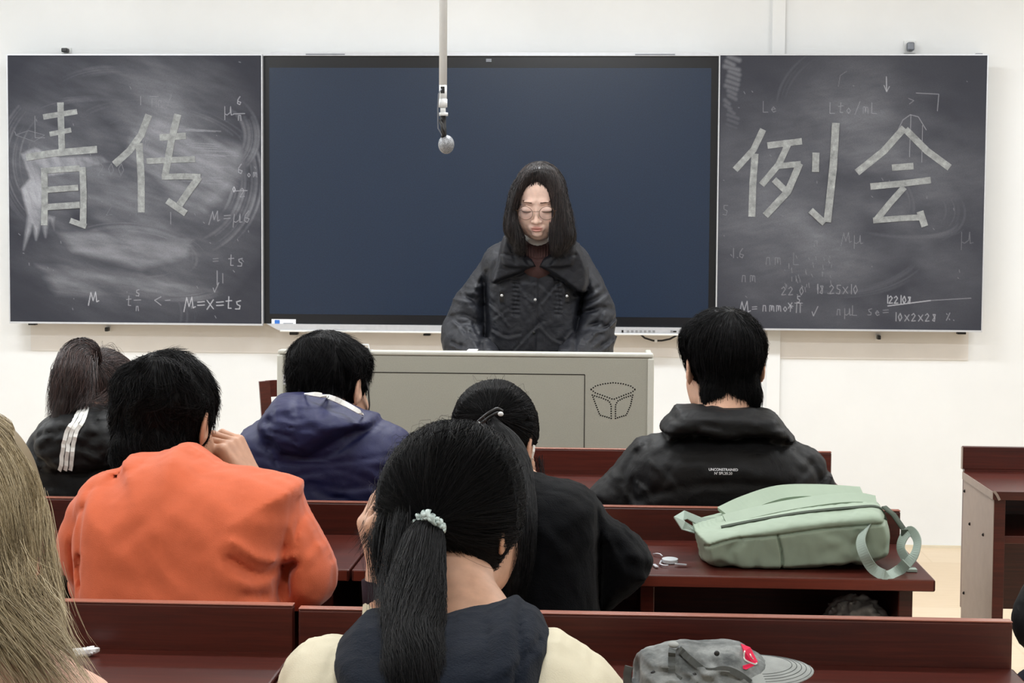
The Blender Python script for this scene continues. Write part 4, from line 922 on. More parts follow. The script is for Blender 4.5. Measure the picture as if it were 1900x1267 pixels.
def hair_short(root, C, R, sc=1.0, n=7000, length=0.055, mat='hair_black', whorl=(0.0, -0.075, 0.085), nape=-0.07, seed=1, tweak=None, lift=0.007, r0=0.00045, down=0.55, messy=0.35, th=1.0, outline=None, T=0.098):
    H, g = cap_base(C, R, sc); rng = np.random.default_rng(seed)
    if outline: H.puff(outline, C[1], T*sc*.8, 0.06, 0.01); H.ell(g(0, -.014, .025), (.079*sc, .099*sc, .092*sc), 0.02, R)
    else: H.ell(g(0, -.012, .028), (.086*sc*th, .104*sc, .096*sc), 0.01, R); H.ell(g(0, -.045, -.02), (.066*sc*th, .064*sc, .058*sc), 0.03, R)
    if outline: H.ell(g(0, -.055, -.068), (.064*sc, .040*sc, .060*sc), 0.02, R)
    if tweak: tweak(H, g, R)
    H.ell(g(0, .085, -.05), (.075*sc, .075*sc, .085*sc), 0.01, R, sub=True)
    for q in (-1, 1) if not outline else (): H.ell(g(q*.086, .002, -.028), (.022*sc, .036*sc, .040*sc), 0.006, R, sub=True); H.ell(g(q*.075, .03, -.06), (.03*sc, .04*sc, .05*sc), 0.006, R, sub=True)
    if not outline: H.half(g(0, -.06, nape), R@np.array([0, 0.25, -1.0]), 0.008)
    H.noise(0.0016, 0.05, seed)
    me = H.mesh('hair'); W0 = np.array(g(*whorl)); Rinv = R.T
    ok = (lambda P: ((P-C)@R)[:, 1] < 0.08) if outline else (lambda P: ((P-C)@R)[:, 2] > nape*sc+0.004)
    P = cap_roots(me, n, ok, rng); cl_ = clusters(P, 260, messy, rng); fine = rng.normal(size=P.shape)*0.08; dn = R@np.array([0, 0.1, -1.0])
    def field(Q, t):
        v = Q-W0; v /= np.linalg.norm(v, axis=1)[:, None]+1e-6; return v+dn*down+cl_*(0.4+t)+fine
    ql = (P-C)@R/sc; near = (np.abs(ql[:, 0]) > .052) & (ql[:, 2] < .030) & (ql[:, 1] > -.045); L = length*(0.6+0.6*rng.random(n))*np.where(near, .25, 1); rise = lift*(0.2+rng.random(n)**2)*np.where(near, .3, 1)
    paths = march(H, P, field, L/7, 8, lambda t: 0.0003+rise*t**1.5, True)
    return hair_object('hair', me, [(paths, r0, 0.25)], M[mat], root)
def hair_pulled(root, C, R, sc, tie, guide, grad, n=9000, npony=3500, mat='hair_black', seed=2, tweak=None, r0=0.0004, loose=(), nape=-0.075, pony_spread=1.0, wave=0.006, ext=0.0, messy=0.12, flyaway=120, lift=0.003, label=None, outline=None, T=0.094):
    H, g = cap_base(C, R, sc); rng = np.random.default_rng(seed)
    if outline: H.puff(outline, C[1], T*sc*.8, 0.06, 0.01); H.ell(g(0, -.014, .025), (.078*sc, .099*sc, .091*sc), 0.02, R)
    else: H.ell(g(0, -.012, .026), (.081*sc, .100*sc, .092*sc), 0.01, R); H.ell(g(0, -.045, -.02), (.074*sc, .062*sc, .055*sc), 0.03, R)
    if tweak: tweak(H, g, R)
    H.ell(g(0, .090, -.05), (.075*sc, .070*sc, .085*sc), 0.01, R, sub=True)
    for q in (-1, 1) if not outline else (): H.ell(g(q*.088, -.006, -.028), (.020*sc, .024*sc, .034*sc), 0.006, R, sub=True)
    if not outline: H.half(g(0, -.06, nape), R@np.array([0, 0.35, -1.0]), 0.008)
    me = H.mesh('hair'); T = np.array(tie); ok = lambda P: np.linalg.norm(P-T, axis=1) > 0.012
    P = cap_roots(me, n, ok, rng); cl_ = clusters(P, 200, messy, rng); D = np.linalg.norm(T-P, axis=1)
    def field(Q, t):
        v = T-Q; v /= np.linalg.norm(v, axis=1)[:, None]+1e-6; return v+cl_*(1-t)
    st = D*1.12/11; rise = lift*rng.random(n)
    paths = march(H, P, field, st, 12, lambda t: 0.0004+rise*math.sin(math.pi*t), True)
    tt = np.linspace(0, 1, 12)[None, :, None]; sp = rng.normal(size=(n, 1, 3))*0.004; paths = paths+(T+sp-paths[:, -1:])*tt**4
    sets = [(paths, r0, 0.6)]
    fi = rng.integers(0, n, flyaway); fly = paths[fi].copy(); fly += (fly-C)*(rng.random((flyaway, 1, 1))*0.12)*np.sin(tt*math.pi)+rng.normal(size=(flyaway, 1, 3))*0.006*tt; sets.append((fly, r0*0.7, 0.3))
    G = np.array(curve([arr(p) for p in guide], 6)); rr = np.interp(np.linspace(0, 1, len(G)), np.linspace(0, 1, len(grad)), grad)
    tg = np.gradient(G, axis=0); tg /= np.linalg.norm(tg, axis=1)[:, None]; A = np.cross(tg, [0, 1.0, 0.05]); A /= np.linalg.norm(A, axis=1)[:, None]; B = np.cross(tg, A)
    u = rng.normal(size=(npony, 2)); u /= np.maximum(1, np.linalg.norm(u, axis=1)/1.15)[:, None]; u *= np.sqrt(rng.random(npony))[:, None]*1.3/ (np.linalg.norm(u, axis=1)[:, None]+0.3)
    TT = 18; end = 0.8+0.2*rng.random(npony); ts = np.linspace(0, 1, TT)[None, :]*end[:, None]; f = ts*(len(G)-1); i = np.clip(f.astype(int), 0, len(G)-2); w_ = (f-i)[..., None]
    LG = lambda Z: Z[i]*(1-w_)+Z[i+1]*w_
    ph = rng.random((npony, 2))*6.28; fq = 2+3*rng.random((npony, 1)); wv = wave*np.stack([np.sin(ts*fq*6.28+ph[:, :1]), np.sin(ts*fq*5+ph[:, 1:])], -1)*ts[..., None]
    rad = LG(rr[:, None]); uu = u[:, None, :]*rad*pony_spread+wv*0.5
    sets.append((LG(G)+LG(A)*uu[..., :1]+LG(B)*uu[..., 1:]*0.75, r0*1.1, 0.3))
    mb2 = Sdf(G.min(0)-0.07, G.max(0)+0.07, 0.005); mb2.chain([tuple(p) for p in G[::3]], list(np.maximum(rr[::3]*0.62, 0.004)), 0.01); pm = mb2.mesh('h')
    for (pts, cnt, rad_, wid_) in loose:
        Gl = np.array(curve([arr(p) for p in pts], 5)); k = len(Gl); o = rng.normal(size=(cnt, 1, 3))*rad_; o2 = rng.normal(size=(cnt, 1, 3))*rad_*1.2
        tl = np.linspace(0, 1, k)[None, :, None]; sets.append((Gl[None]+o+o2*tl+np.sin(tl*6+rng.random((cnt, 1, 1))*6)*0.002, r0*wid_, 0.3))
    # join the two solid cores
    k1 = len(me.vertices); a = np.empty(k1*3, np.float32); me.vertices.foreach_get('co', a); fa = np.empty(len(me.polygons)*4, np.int32); me.polygons.foreach_get('vertices', fa)
    k2 = len(pm.vertices); b = np.empty(k2*3, np.float32); pm.vertices.foreach_get('co', b); fb = np.empty(len(pm.polygons)*4, np.int32); pm.polygons.foreach_get('vertices', fb)
    cm = np_mesh('hair', np.concatenate([a, b]).reshape(-1, 3), [np.concatenate([fa, fb+k1]).reshape(-1, 4)]); bpy.data.meshes.remove(me); bpy.data.meshes.remove(pm)
    return hair_object('hair', cm, sets, M[mat], root, label)
def person(label, x, y): return empty('person', (x, y, 0), label, 'person')
def box_of(pts, m):
    P = np.array([arr(p) for p in pts]); return P.min(0)-m, P.max(0)+m
def body_upper(root, C, R, sc, neck, chest, hip, sh, el, wr, skin, hands=None, face=False, hf=0.0033, hc=0.009, finehand=False, rn=0.056, tweak=None, shr=0.05):
    """one continuous skin surface: head, neck, trunk, arms and hands"""
    P = [C, neck, chest, hip]+list(sh)+list(el)+list(wr)+([w_+Vector(h['d']).normalized()*0.2 for w_, h in zip(wr, hands)] if hands else []); lo, hi = box_of(P, 0.14)
    C_ = arr(C); fz = [(C_[2]-0.15*sc, C_[2]+0.14*sc, hf)]; fx = [(C_[0]-0.11*sc, C_[0]+0.11*sc, hf)]; fy = [(C_[1]-0.13*sc, C_[1]+0.13*sc, hf)]
    if finehand:
        for w_, h in zip(wr, hands):
            if not h.get('fine'): continue
            m = arr(w_)+np.array(h['d'])/np.linalg.norm(h['d'])*0.07
            fx.append((m[0]-0.1, m[0]+0.1, hf)); fy.append((m[1]-0.1, m[1]+0.1, hf)); fz.append((m[2]-0.1, m[2]+0.1, hf))
    S = Sdf(lo, hi, hc, fx, fy, fz); g = head(S, C_, R, sc, face)
    S.cone(g(0, -.035, -.06), arr(neck), rn*sc, rn*1.08*sc, 0.025); 
    chest = Vector(chest)+Vector((0, 0.035, 0)); hip = Vector(hip)+Vector((0, 0.03, 0)); fl = ((0, 1, 0), 0.6)
    S.cone(arr(neck), arr(chest), 0.042, 0.085, 0.03); S.cone(arr(chest), arr(hip), 0.09, 0.10, 0.05, fl)
    for q in (0, 1):
        s_ = Vector(sh[q])+Vector((0, 0.05, -0.03)); S.cone(arr(neck), arr(s_), 0.040, 0.034, 0.03); S.chain([arr(s_), arr(el[q]), arr(wr[q])], [0.036, 0.034, 0.026], 0.012)
        if hands: h = hands[q]; hand(S, wr[q], h['d'], h['n'], h.get('L', 0.18), h.get('curl', (0.4, .4, .45, .5)), h.get('thumb', (0.4, 0.4)), 1 if q else -1)
    if tweak: tweak(S, g)
    me = S.mesh('body'); o = link('body', me, M[skin], root, True); return S, g, o
REST = dict(d=(0, 1, -0.1), n=(0, -0.1, -1), curl=(0.3, .3, .35, .4))

# ================================================================ student in the black puffer, front row right
Y0 = 3.53; V = lambda px, py, dy=0.0: at(px, py, Y0+dy); rm = lambda p: m_of(p, Y0)
root = person('seated student in a black puffer jacket with small white lettering, right of the console', V(1342, 900).x, Y0)
C = at(1341, 676, 3.60); R = head_R(-0.22, 0.12, 0.02)
sh = (V(1228, 850), V(1455, 855)); el = (V(1140, 985, .12), V(1530, 985, .12)); wr = (at(1230, 870, 3.98), at(1440, 870, 3.98))
body_upper(root, C, R, 0.97, V(1342, 800), V(1342, 900), V(1342, 1150), sh, el, wr, 'skin', (REST, REST))
S = Sdf(*box_of([V(1080, 740), V(1570, 1180), V(1342, 800, -.25), V(1342, 800, .36)], 0.03), 0.0055)
S.puff([(1231, 800), (1200, 808), (1178, 816), (1165, 850), (1160, 900), (1160, 1180), (1525, 1180), (1525, 900), (1518, 860), (1500, 832), (1473, 817), (1400, 790), (1290, 790)], Y0, .125, .09, .01)
for q, (e_, w_) in enumerate(zip(el, wr)):
    S.chain([arr(V(1150, 940, .05) if q == 0 else V(1515, 950, .05)), arr(e_), arr(w_)], [rm(38), rm(46), rm(38)], 0.02)
S.puff([(1182, 813), (1156, 839), (1134, 867), (1108, 892), (1093, 910), (1098, 928), (1112, 955), (1160, 985), (1192, 930), (1204, 870), (1215, 825)], Y0+.01, .075, .05, .012)
S.puff([(1490, 824), (1510, 832), (1528, 850), (1538, 872), (1551, 901), (1555, 930), (1548, 980), (1500, 985), (1488, 920), (1478, 860)], Y0+.01, .075, .05, .012)
S.puff([(1254, 750), (1332, 749), (1383, 753), (1424, 759), (1440, 768), (1459, 794), (1474, 815), (1440, 820), (1400, 812), (1342, 820), (1290, 810), (1245, 815), (1231, 806), (1223, 788), (1244, 764)], Y0-.005, .115, .028, .006)
PX, PY = S.pixmap(Y0-0.1)
D = crease(PX, PY, [(1228, 812), (1290, 808), (1340, 818), (1400, 812), (1462, 818)], 0.009, 4)
D += crease(PX, PY, [(1290, 800), (1262, 820), (1230, 845)], 0.006, 7)+crease(PX, PY, [(1200, 830), (1165, 870), (1150, 930)], 0.006, 6)+crease(PX, PY, [(1480, 840), (1520, 880), (1532, 930)], 0.006, 6)
D += crease(PX, PY, [(1215, 915), (1300, 896), (1420, 898), (1500, 910)], 0.004, 7)+crease(PX, PY, [(1180, 935), (1225, 900), (1252, 850)], 0.003, 7)
D += folds(PX, PY, 12, (1110, 850, 1240, 930), 50, 1.0, 0.0022, 5, 3)+folds(PX, PY, 9, (1460, 850, 1545, 935), 50, -1.1, 0.0022, 5, 4)+folds(PX, PY, 7, (1240, 770, 1450, 800), 60, 0.05, 0.0022, 5, 5, 0.3)+folds(PX, PY, 7, (1220, 830, 1480, 940), 120, 0.05, 0.0009, 9, 6, 0.3)
S.disp(D, Y0+0.05); S.noise(0.0022, 0.09, 5); S.cone(arr(V(1342, 690, .07)), arr(V(1342, 768, .065)), rm(50), rm(46), 0.008, sub=True)
link('jacket', S.mesh('jacket'), M['black_puffer'], root, True)
M['print_white'] = plain('white_print', (225, 225, 228), 0.6, 0.2, 0.02)
text_on(S, 'UNCONSTRAINED', 1342, 871, 52, Y0, M['print_white'], root, 'back_print'); text_on(S, "N' SPL20.20", 1342, 878, 32, Y0, M['print_white'], root, 'back_print')
hair_short(root, arr(C), R, 0.97, 9000, 0.075, seed=3, outline=[(1262, 625), (1264, 648), (1274, 664), (1289, 686), (1302, 716), (1313, 736), (1345, 742), (1376, 741), (1392, 730), (1401, 699), (1414, 674), (1421, 636), (1411, 609), (1393, 588), (1370, 577), (1340, 573), (1308, 580), (1285, 595), (1269, 608)], whorl=(0.01, -0.06, 0.105), down=0.9, messy=0.22, lift=0.007)
seated_lower(root, V(1342, 900).x, Y0-0.02)

# ================================================================ student in the blue windbreaker
Y0 = 3.52; root = person('seated student with short black hair in a navy blue hooded windbreaker with white lining', V(610, 900).x, Y0)
C = at(612, 718, 3.66); R = head_R(0.42, 0.30, 0.05)
sh = (V(510, 845), V(715, 850)); el = (V(470, 985, .14), V(745, 985, .14)); wr = (at(540, 870, 3.98), at(680, 870, 3.98))
body_upper(root, C, R, 1.0, V(612, 800, .03), V(605, 890), V(605, 1150), sh, el, wr, 'skin', (REST, REST))
S = Sdf(*box_of([V(440, 715), V(790, 1180), V(605, 800, -.26), V(605, 800, .36)], 0.03), 0.0055)
S.puff([(455, 794), (480, 779), (505, 762), (600, 750), (690, 768), (715, 780), (745, 794), (760, 808), (774, 840), (780, 900), (785, 1180), (455, 1180), (455, 900), (446, 830), (447, 804)], Y0, .12, .09, .01)
for q, (e_, w_) in enumerate(zip(el, wr)):
    S.chain([arr(V(482, 940, .05) if q == 0 else V(742, 940, .05)), arr(e_), arr(w_)], [rm(40), rm(44), rm(36)], 0.02)
S.puff([(519, 731), (545, 728), (571, 728), (613, 735), (647, 749), (669, 760), (682, 763), (697, 768), (704, 780), (691, 789), (663, 803), (630, 827), (597, 846), (575, 850), (531, 845), (503, 821), (488, 802), (486, 778), (503, 750)], Y0-.02, .14, .05, .006)
PX, PY = S.pixmap(Y0-0.12)
hood = [(478, 772), (508, 735), (545, 727), (610, 728), (665, 752), (700, 772), (703, 784), (660, 812), (610, 843), (575, 850), (532, 843), (500, 815)]
D = crease(PX, PY, [(705, 786), (660, 814), (608, 846), (570, 850), (528, 842)], 0.006, 4)
D += crease(PX, PY, [(500, 780), (560, 762), (640, 765), (690, 780)], 0.005, 6)+crease(PX, PY, [(545, 740), (560, 775), (590, 790)], 0.004, 6)+crease(PX, PY, [(510, 765), (545, 775), (600, 768)], 0.004, 5)
D += crease(PX, PY, [(520, 835), (505, 805), (500, 780)], 0.004, 6)+crease(PX, PY, [(470, 848), (560, 862), (680, 852), (740, 845)], 0.003, 4)
D += folds(PX, PY, 9, (500, 745, 680, 825), 70, 0.15, 0.0026, 4, 11, 0.4)+folds(PX, PY, 14, (560, 870, 740, 930), 90, 0.05, 0.0022, 6, 12, 0.25)+folds(PX, PY, 8, (455, 790, 510, 850), 40, 0.9, 0.003, 6, 13)
S.disp(D, Y0+0.05); S.noise(0.002, 0.08, 6); S.cone(arr(V(608, 680, .16)), arr(V(618, 772, .09)), rm(62), rm(50), 0.01, sub=True)
link('windbreaker', S.mesh('windbreaker'), M['navy_shell'], root, True)
mb = MB(); P = [(566, 730), (590, 731), (615, 737), (640, 748), (662, 760), (674, 768)]
pts = [on(S, px, py+1, Y0-.05)+Vector((0, -.002, 0)) for px, py in curve(P, 4)]
mb.ribbon(pts, [rm(v) for v in np.interp(np.linspace(0, 1, len(pts)), [0, .15, .5, .85, 1], [2, 8, 10, 8, 2])], (0, -1, .5), 0.004); mb.build('hood_lining', M['white_cloth'], root)
hair_short(root, arr(C), R, 1.0, 9000, 0.06, seed=5, outline=[(537, 657), (539, 680), (543, 710), (547, 728), (575, 733), (613, 737), (640, 737), (653, 724), (667, 706), (680, 698), (685, 688), (688, 667), (681, 655), (666, 643), (640, 630), (613, 622), (587, 621), (560, 629), (543, 643)], whorl=(0.0, -0.05, 0.11), messy=0.5, lift=0.011, down=0.6)
seated_lower(root, V(605, 900).x, Y0-0.02)
# mask strap seen behind his ear
g = lambda x, y, z: Vector(arr(C)+R@np.array([x, y, z]))
mb = MB(); mb.ribbon([g(.079, .012, .022), g(.079, .03, 0), g(.074, .05, -.03), g(.066, .06, -.06)], 0.012, (1, 0, 0), 0.002); mb.build('face_mask', M['black_plastic'], root)

# ================================================================ student in the orange sweatshirt
Y0 = 2.66; root = person('seated student in an orange sweatshirt, hand raised to his cheek', V(335, 1000).x, Y0)
C = at(312, 777, 2.90); R = head_R(0.24, 0.28, -0.06)
sh = (V(205, 955, .06), V(495, 960, .06)); el = (V(175, 1085, .16), V(585, 1075, .17)); wr = (at(235, 1002, 2.98), at(470, 905, 2.97))
hr = dict(d=(-0.55, 0.0, 1), n=(-1, 0.35, -0.35), curl=(1.0, 1.05, 1.15, 1.25), thumb=(0.5, 0.5), L=0.175, fine=True)
body_upper(root, C, R, 0.97, V(316, 925, .15), V(335, 1040, .02), V(335, 1300), sh, el, wr, 'skin_tan', (REST, hr), finehand=True, rn=.050)
S = Sdf(*box_of([V(95, 810), V(640, 1350), V(335, 900, -.22), V(335, 900, .38)], 0.03), 0.0055)
S.puff([(233, 850), (232, 866), (226, 879), (198, 880), (172, 890), (155, 910), (146, 940), (144, 1000), (147, 1060), (150, 1125), (150, 1330), (518, 1330), (517, 1125), (514, 1090), (524, 1060), (524, 1035), (536, 995), (550, 945), (562, 905), (553, 890), (520, 878), (470, 868), (430, 864), (405, 858), (385, 846), (368, 834), (352, 824), (343, 822), (320, 830), (300, 839), (280, 842), (245, 842)], Y0-.01, .125, .085, .01, tilt=.0004, py0=1000)
S.puff([(230, 868), (198, 874), (169, 886), (151, 908), (131, 935), (128, 952), (118, 970), (110, 991), (111, 1019), (123, 1058), (143, 1090), (165, 1112), (182, 1100), (185, 1000), (200, 920)], Y0+.03, .07, .05, .008)
S.puff([(545, 890), (558, 896), (564, 932), (589, 979), (609, 1015), (622, 1046), (624, 1075), (614, 1106), (592, 1124), (556, 1130), (515, 1124), (508, 1086), (520, 1050), (516, 1020), (528, 960)], Y0+.04, .085, .05, .006)
S.puff([(238, 850), (247, 843), (285, 842), (300, 838), (322, 830), (345, 822), (368, 834), (385, 846), (404, 860), (412, 890), (225, 895), (232, 866)], 2.765, .080, .018, .012)
S.chain([arr(V(165, 1060, .05)), arr(el[0]), arr(wr[0])], [rm(38), rm(46), rm(38)], 0.02); S.chain([arr(V(570, 1070, .06)), arr(V(568, 1075, .17)), arr(wr[1])], [rm(46), rm(48), rm(30)], 0.02)
PX, PY = S.pixmap(Y0-0.1)
D = 0
D += crease(PX, PY, [(296, 850), (330, 868), (372, 868), (390, 858)], 0.006, 5)+crease(PX, PY, [(235, 852), (230, 878), (205, 888)], 0.003, 6)
D += crease(PX, PY, [(552, 892), (545, 940), (532, 1000), (525, 1060)], 0.006, 4)+crease(PX, PY, [(142, 920), (143, 980), (150, 1080), (152, 1120)], 0.006, 5)
D += crease(PX, PY, [(430, 1030), (480, 1068), (530, 1068)], 0.010, 7)+crease(PX, PY, [(530, 1060), (512, 1085), (515, 1120)], 0.022, 8)+crease(PX, PY, [(460, 1095), (490, 1110), (512, 1130)], 0.005, 7)
D += crease(PX, PY, [(440, 1000), (490, 1040), (528, 1050)], -0.007, 9)+crease(PX, PY, [(118, 985), (126, 960), (140, 950)], 0.006, 6)+crease(PX, PY, [(145, 1035), (140, 1060), (150, 1085)], 0.009, 6)
D += folds(PX, PY, 8, (560, 980, 620, 1100), 70, 1.3, 0.003, 8, 21)+folds(PX, PY, 10, (180, 900, 500, 1100), 140, 0.5, 0.0018, 14, 22, 1.5)
S.disp(D, Y0+0.06); S.noise(0.002, 0.12, 8); S.cone(arr(V(300, 760, .27)), arr(V(320, 866, .175)), rm(75), rm(54), 0.01, sub=True)
link('sweatshirt', S.mesh('sweatshirt'), M['orange'], root, True)
hair_short(root, arr(C), R, 0.97, 10000, 0.055, seed=8, outline=[(211, 727), (216, 702), (229, 684), (248, 673), (280, 665), (310, 664), (338, 669), (362, 684), (381, 707), (394, 735), (397, 748), (386, 765), (383, 800), (379, 822), (350, 838), (300, 846), (254, 842), (240, 824), (214, 790)], whorl=(-0.02, -0.055, 0.10), messy=0.6, lift=0.011, down=0.35)
seated_lower(root, V(335, 1000).x, Y0-0.02)

# ================================================================ girl with the brown ponytail and striped hood, front row left
Y0 = 3.54; root = person('seated student with a high brown ponytail and a black quilted hood with three white stripes', V(190, 880).x, Y0)
C = at(192, 742, 3.66); R = head_R(0.85, 0.22, 0.0)
sh = (V(95, 850), V(290, 850)); el = (V(75, 975, .12), V(310, 975, .12)); wr = (at(150, 870, 3.98), at(270, 870, 3.98))
body_upper(root, C, R, 0.92, V(188, 800, .04), V(190, 890), V(190, 1150), sh, el, wr, 'skin', (REST, REST))
S = Sdf(*box_of([V(30, 730), V(350, 1180), V(190, 800, -.24), V(190, 800, .34)], 0.03), 0.0055)
S.puff([(115, 757), (87, 775), (66, 800), (49, 834), (43, 852), (55, 885), (70, 925), (75, 1180), (330, 1180), (340, 900), (330, 850), (290, 800), (240, 765), (170, 752)], Y0, .12, .08, .01)
for q in (0, 1): S.chain([arr(V(92, 930, .04) if q == 0 else V(300, 930, .04)), arr(el[q]), arr(wr[q])], [rm(36), rm(40), rm(36)], 0.02)
S.puff([(105, 765), (135, 752), (205, 750), (240, 765), (265, 800), (262, 840), (230, 868), (180, 880), (120, 877), (85, 845), (80, 800)], Y0-.02, .135, .045, .006)
PX, PY = S.pixmap(Y0-0.12)
hood = [(75, 800), (95, 772), (150, 752), (200, 755), (240, 775), (262, 810), (245, 850), (190, 872), (120, 874), (80, 850)]
D = crease(PX, PY, [(78, 850), (120, 878), (190, 876), (250, 852)], 0.007, 5)
for k in range(7):
    x = 60+k*36; D += crease(PX, PY, [(x, 770), (x+22, 800), (x-8, 830), (x+14, 868)], 0.004, 4)
for k in range(4): y = 775+k*25; D += crease(PX, PY, [(75, y+8), (130, y-5), (190, y+8), (255, y)], 0.004, 4)
D += folds(PX, PY, 14, (60, 780, 250, 915), 50, 0.3, 0.003, 5, 31, 1.0)
S.disp(D, Y0+0.05); S.noise(0.002, 0.07, 9); S.cone(arr(V(195, 690, .12)), arr(V(190, 768, .06)), rm(58), rm(48), 0.01, sub=True)
jk = link('quilted_jacket', S.mesh('quilted_jacket'), M['black_quilt'], root, True)
for k in range(3):
    mb = MB(); o = k*9.2
    band_on(mb, S, [(149+k*6.6, 753), (148+k*6.6, 762), (136+k*9, 782), (125+k*9, 800), (118+k*9, 830), (113+k*9.4, 872)], rm(7.4), Y0, 0.0015, 0.002); mb.build('white_stripe', M['white_cloth'], jk)
tie = at(178, 672, 3.60)
gd = [tie, at(163, 652, 3.57), at(144, 660, 3.53), at(132, 690, 3.49), at(123, 725, 3.47), at(108, 780, 3.45)]
lo_ = [([at(205, 728, 3.60), at(185, 745, 3.52), at(160, 752, 3.46)], 60, .006, 1.0), ([at(225, 735, 3.60), at(205, 752, 3.50), at(180, 748, 3.45)], 60, .006, 1.0),
       ([at(160, 660, 3.56), at(162, 700, 3.50), at(158, 735, 3.48), at(150, 756, 3.46)], 380, .0075, 1.0), ([at(150, 655, 3.54), at(135, 700, 3.49), at(128, 750, 3.47)], 420, .009, 1.0)]
hair_pulled(root, arr(C), R, 0.92, arr(tie), gd, [0.014, 0.026, 0.036, 0.040, 0.036, 0.024], outline=[(165, 682), (177, 657), (201, 655), (222, 667), (236, 690), (238, 712), (215, 728), (200, 736), (180, 725), (165, 704)], n=4500, npony=3000, mat='hair_brown', seed=31, loose=lo_, r0=0.00048, wave=0.01)
seated_lower(root, V(190, 900).x, Y0-0.02)

# ================================================================ girl in the black wool coat, second row
Y0 = 2.74; root = person('seated student in a black wool coat with low beaded ponytail, bent over second row', V(1010, 1000).x, Y0)
C = at(920, 821, 3.13); R = head_R(0.38, 0.42, 0.04)
sh = (V(865, 985, .07), V(1070, 990, .06)); el = (V(840, 1100, .22), V(1160, 1040, .20)); wr = (at(900, 990, 3.10), at(1075, 988, 3.12))
body_upper(root, C, R, 0.93, at(955, 925, 2.97), V(985, 1010, .06), V(1000, 1330), sh, el, wr, 'skin', (REST, REST))
S = Sdf(*box_of([V(820, 850), V(1230, 1350), V(985, 960, -.22), V(985, 960, .42)], 0.03), 0.0055)
S.puff([(960, 868), (996, 876), (1026, 886), (1062, 891), (1092, 906), (1114, 928), (1116, 980), (1112, 1060), (1114, 1140), (1112, 1330), (860, 1330), (850, 1000), (860, 930), (900, 885)], Y0+.02, .12, .08, .01, tilt=.0003, py0=1000)
S.puff([(1085, 903), (1114, 927), (1130, 955), (1162, 976), (1186, 995), (1207, 1024), (1211, 1042), (1204, 1064), (1187, 1087), (1165, 1105), (1112, 1135), (1102, 1060), (1100, 980)], Y0+.06, .08, .05, .007)
S.chain([arr(V(1155, 1045, .10)), arr(V(1150, 1045, .20)), arr(wr[1])], [rm(44), rm(44), rm(32)], 0.03)
S.chain([arr(V(868, 960, .05)), arr(V(850, 1030, .1)), arr(el[0]), arr(wr[0])], [rm(52), rm(50), rm(46), rm(36)], 0.03)
PX, PY = S.pixmap(Y0-0.08)
D = crease(PX, PY, [(1108, 925), (1110, 980), (1108, 1060), (1112, 1140)], 0.006, 5)+crease(PX, PY, [(985, 878), (1020, 895), (1060, 915)], 0.005, 6)+folds(PX, PY, 10, (1110, 960, 1200, 1080), 60, 0.9, 0.003, 8, 41)+folds(PX, PY, 8, (990, 930, 1110, 1130), 80, 1.2, 0.002, 10, 42)
S.disp(D, Y0+0.1); S.noise(0.0015, 0.05, 12); S.cone(arr(at(930, 800, 3.1)), arr(at(955, 893, 2.97)), rm(60), rm(42), 0.01, sub=True)
link('coat', S.mesh('coat'), M['black_wool'], root, True)
g = lambda x, y, z: Vector(arr(C)+R@(np.array([x, y, z])*0.93))
tie = at(908, 773, 3.035)
gd = [tie, at(922, 796, 2.99), at(946, 828, 2.93), at(962, 880, 2.80), at(966, 960, 2.645), at(964, 1040, 2.60), at(956, 1120, 2.585)]
hair_pulled(root, arr(C), R, 0.93, arr(tie), gd, [0.007, 0.013, 0.022, 0.025, 0.024, 0.022, 0.012], outline=[(846, 792), (846, 770), (862, 739), (885, 721), (915, 714), (943, 716), (969, 735), (983, 750), (991, 771), (994, 798), (991, 816), (982, 826), (960, 838), (930, 862), (880, 862), (852, 830)], n=9000, npony=2600, mat='hair_black', seed=41, r0=0.0004, messy=0.10, flyaway=60,
    loose=[([at(998, 850, 3.12), at(1004, 880, 3.10), at(1006, 905, 3.08)], 40, .004, 0.8)])
mb = MB(); P = [at(px, py, 3.02-0.008*math.sin((px-884)/46*3.1)) for px, py in curve([(884, 786), (895, 776), (908, 766), (922, 759), (932, 763)], 5)]
mb.tube(P, 0.0035, 10); mb.tube([p+Vector((0.002, -0.003, -0.006)) for p in P[2:-2]], 0.0030, 10); ht_ = mb.build('hair_tie', M['black_plastic'], root, True)
mb = MB(); mb.sphere(at(929, 768, 2.985), (.0050, .004, .0042)); mb.build('bead', M['white_plastic'], ht_, True)
mb = MB(); mb.sphere(at(889, 785, 2.985), (.0030, .003, .0028)); mb.build('bead', M['white_plastic'], ht_, True)
mb = MB(); mb.ribbon([at(991, 826, 3.10), at(990, 838, 3.09), at(987, 850, 3.09), at(982, 862, 3.10)], 0.0042, (0.3, -1, 0), 0.0015); mb.build('mask_strap', M['white_cloth'], root)
seated_lower(root, V(1000, 1000).x, Y0-0.02)
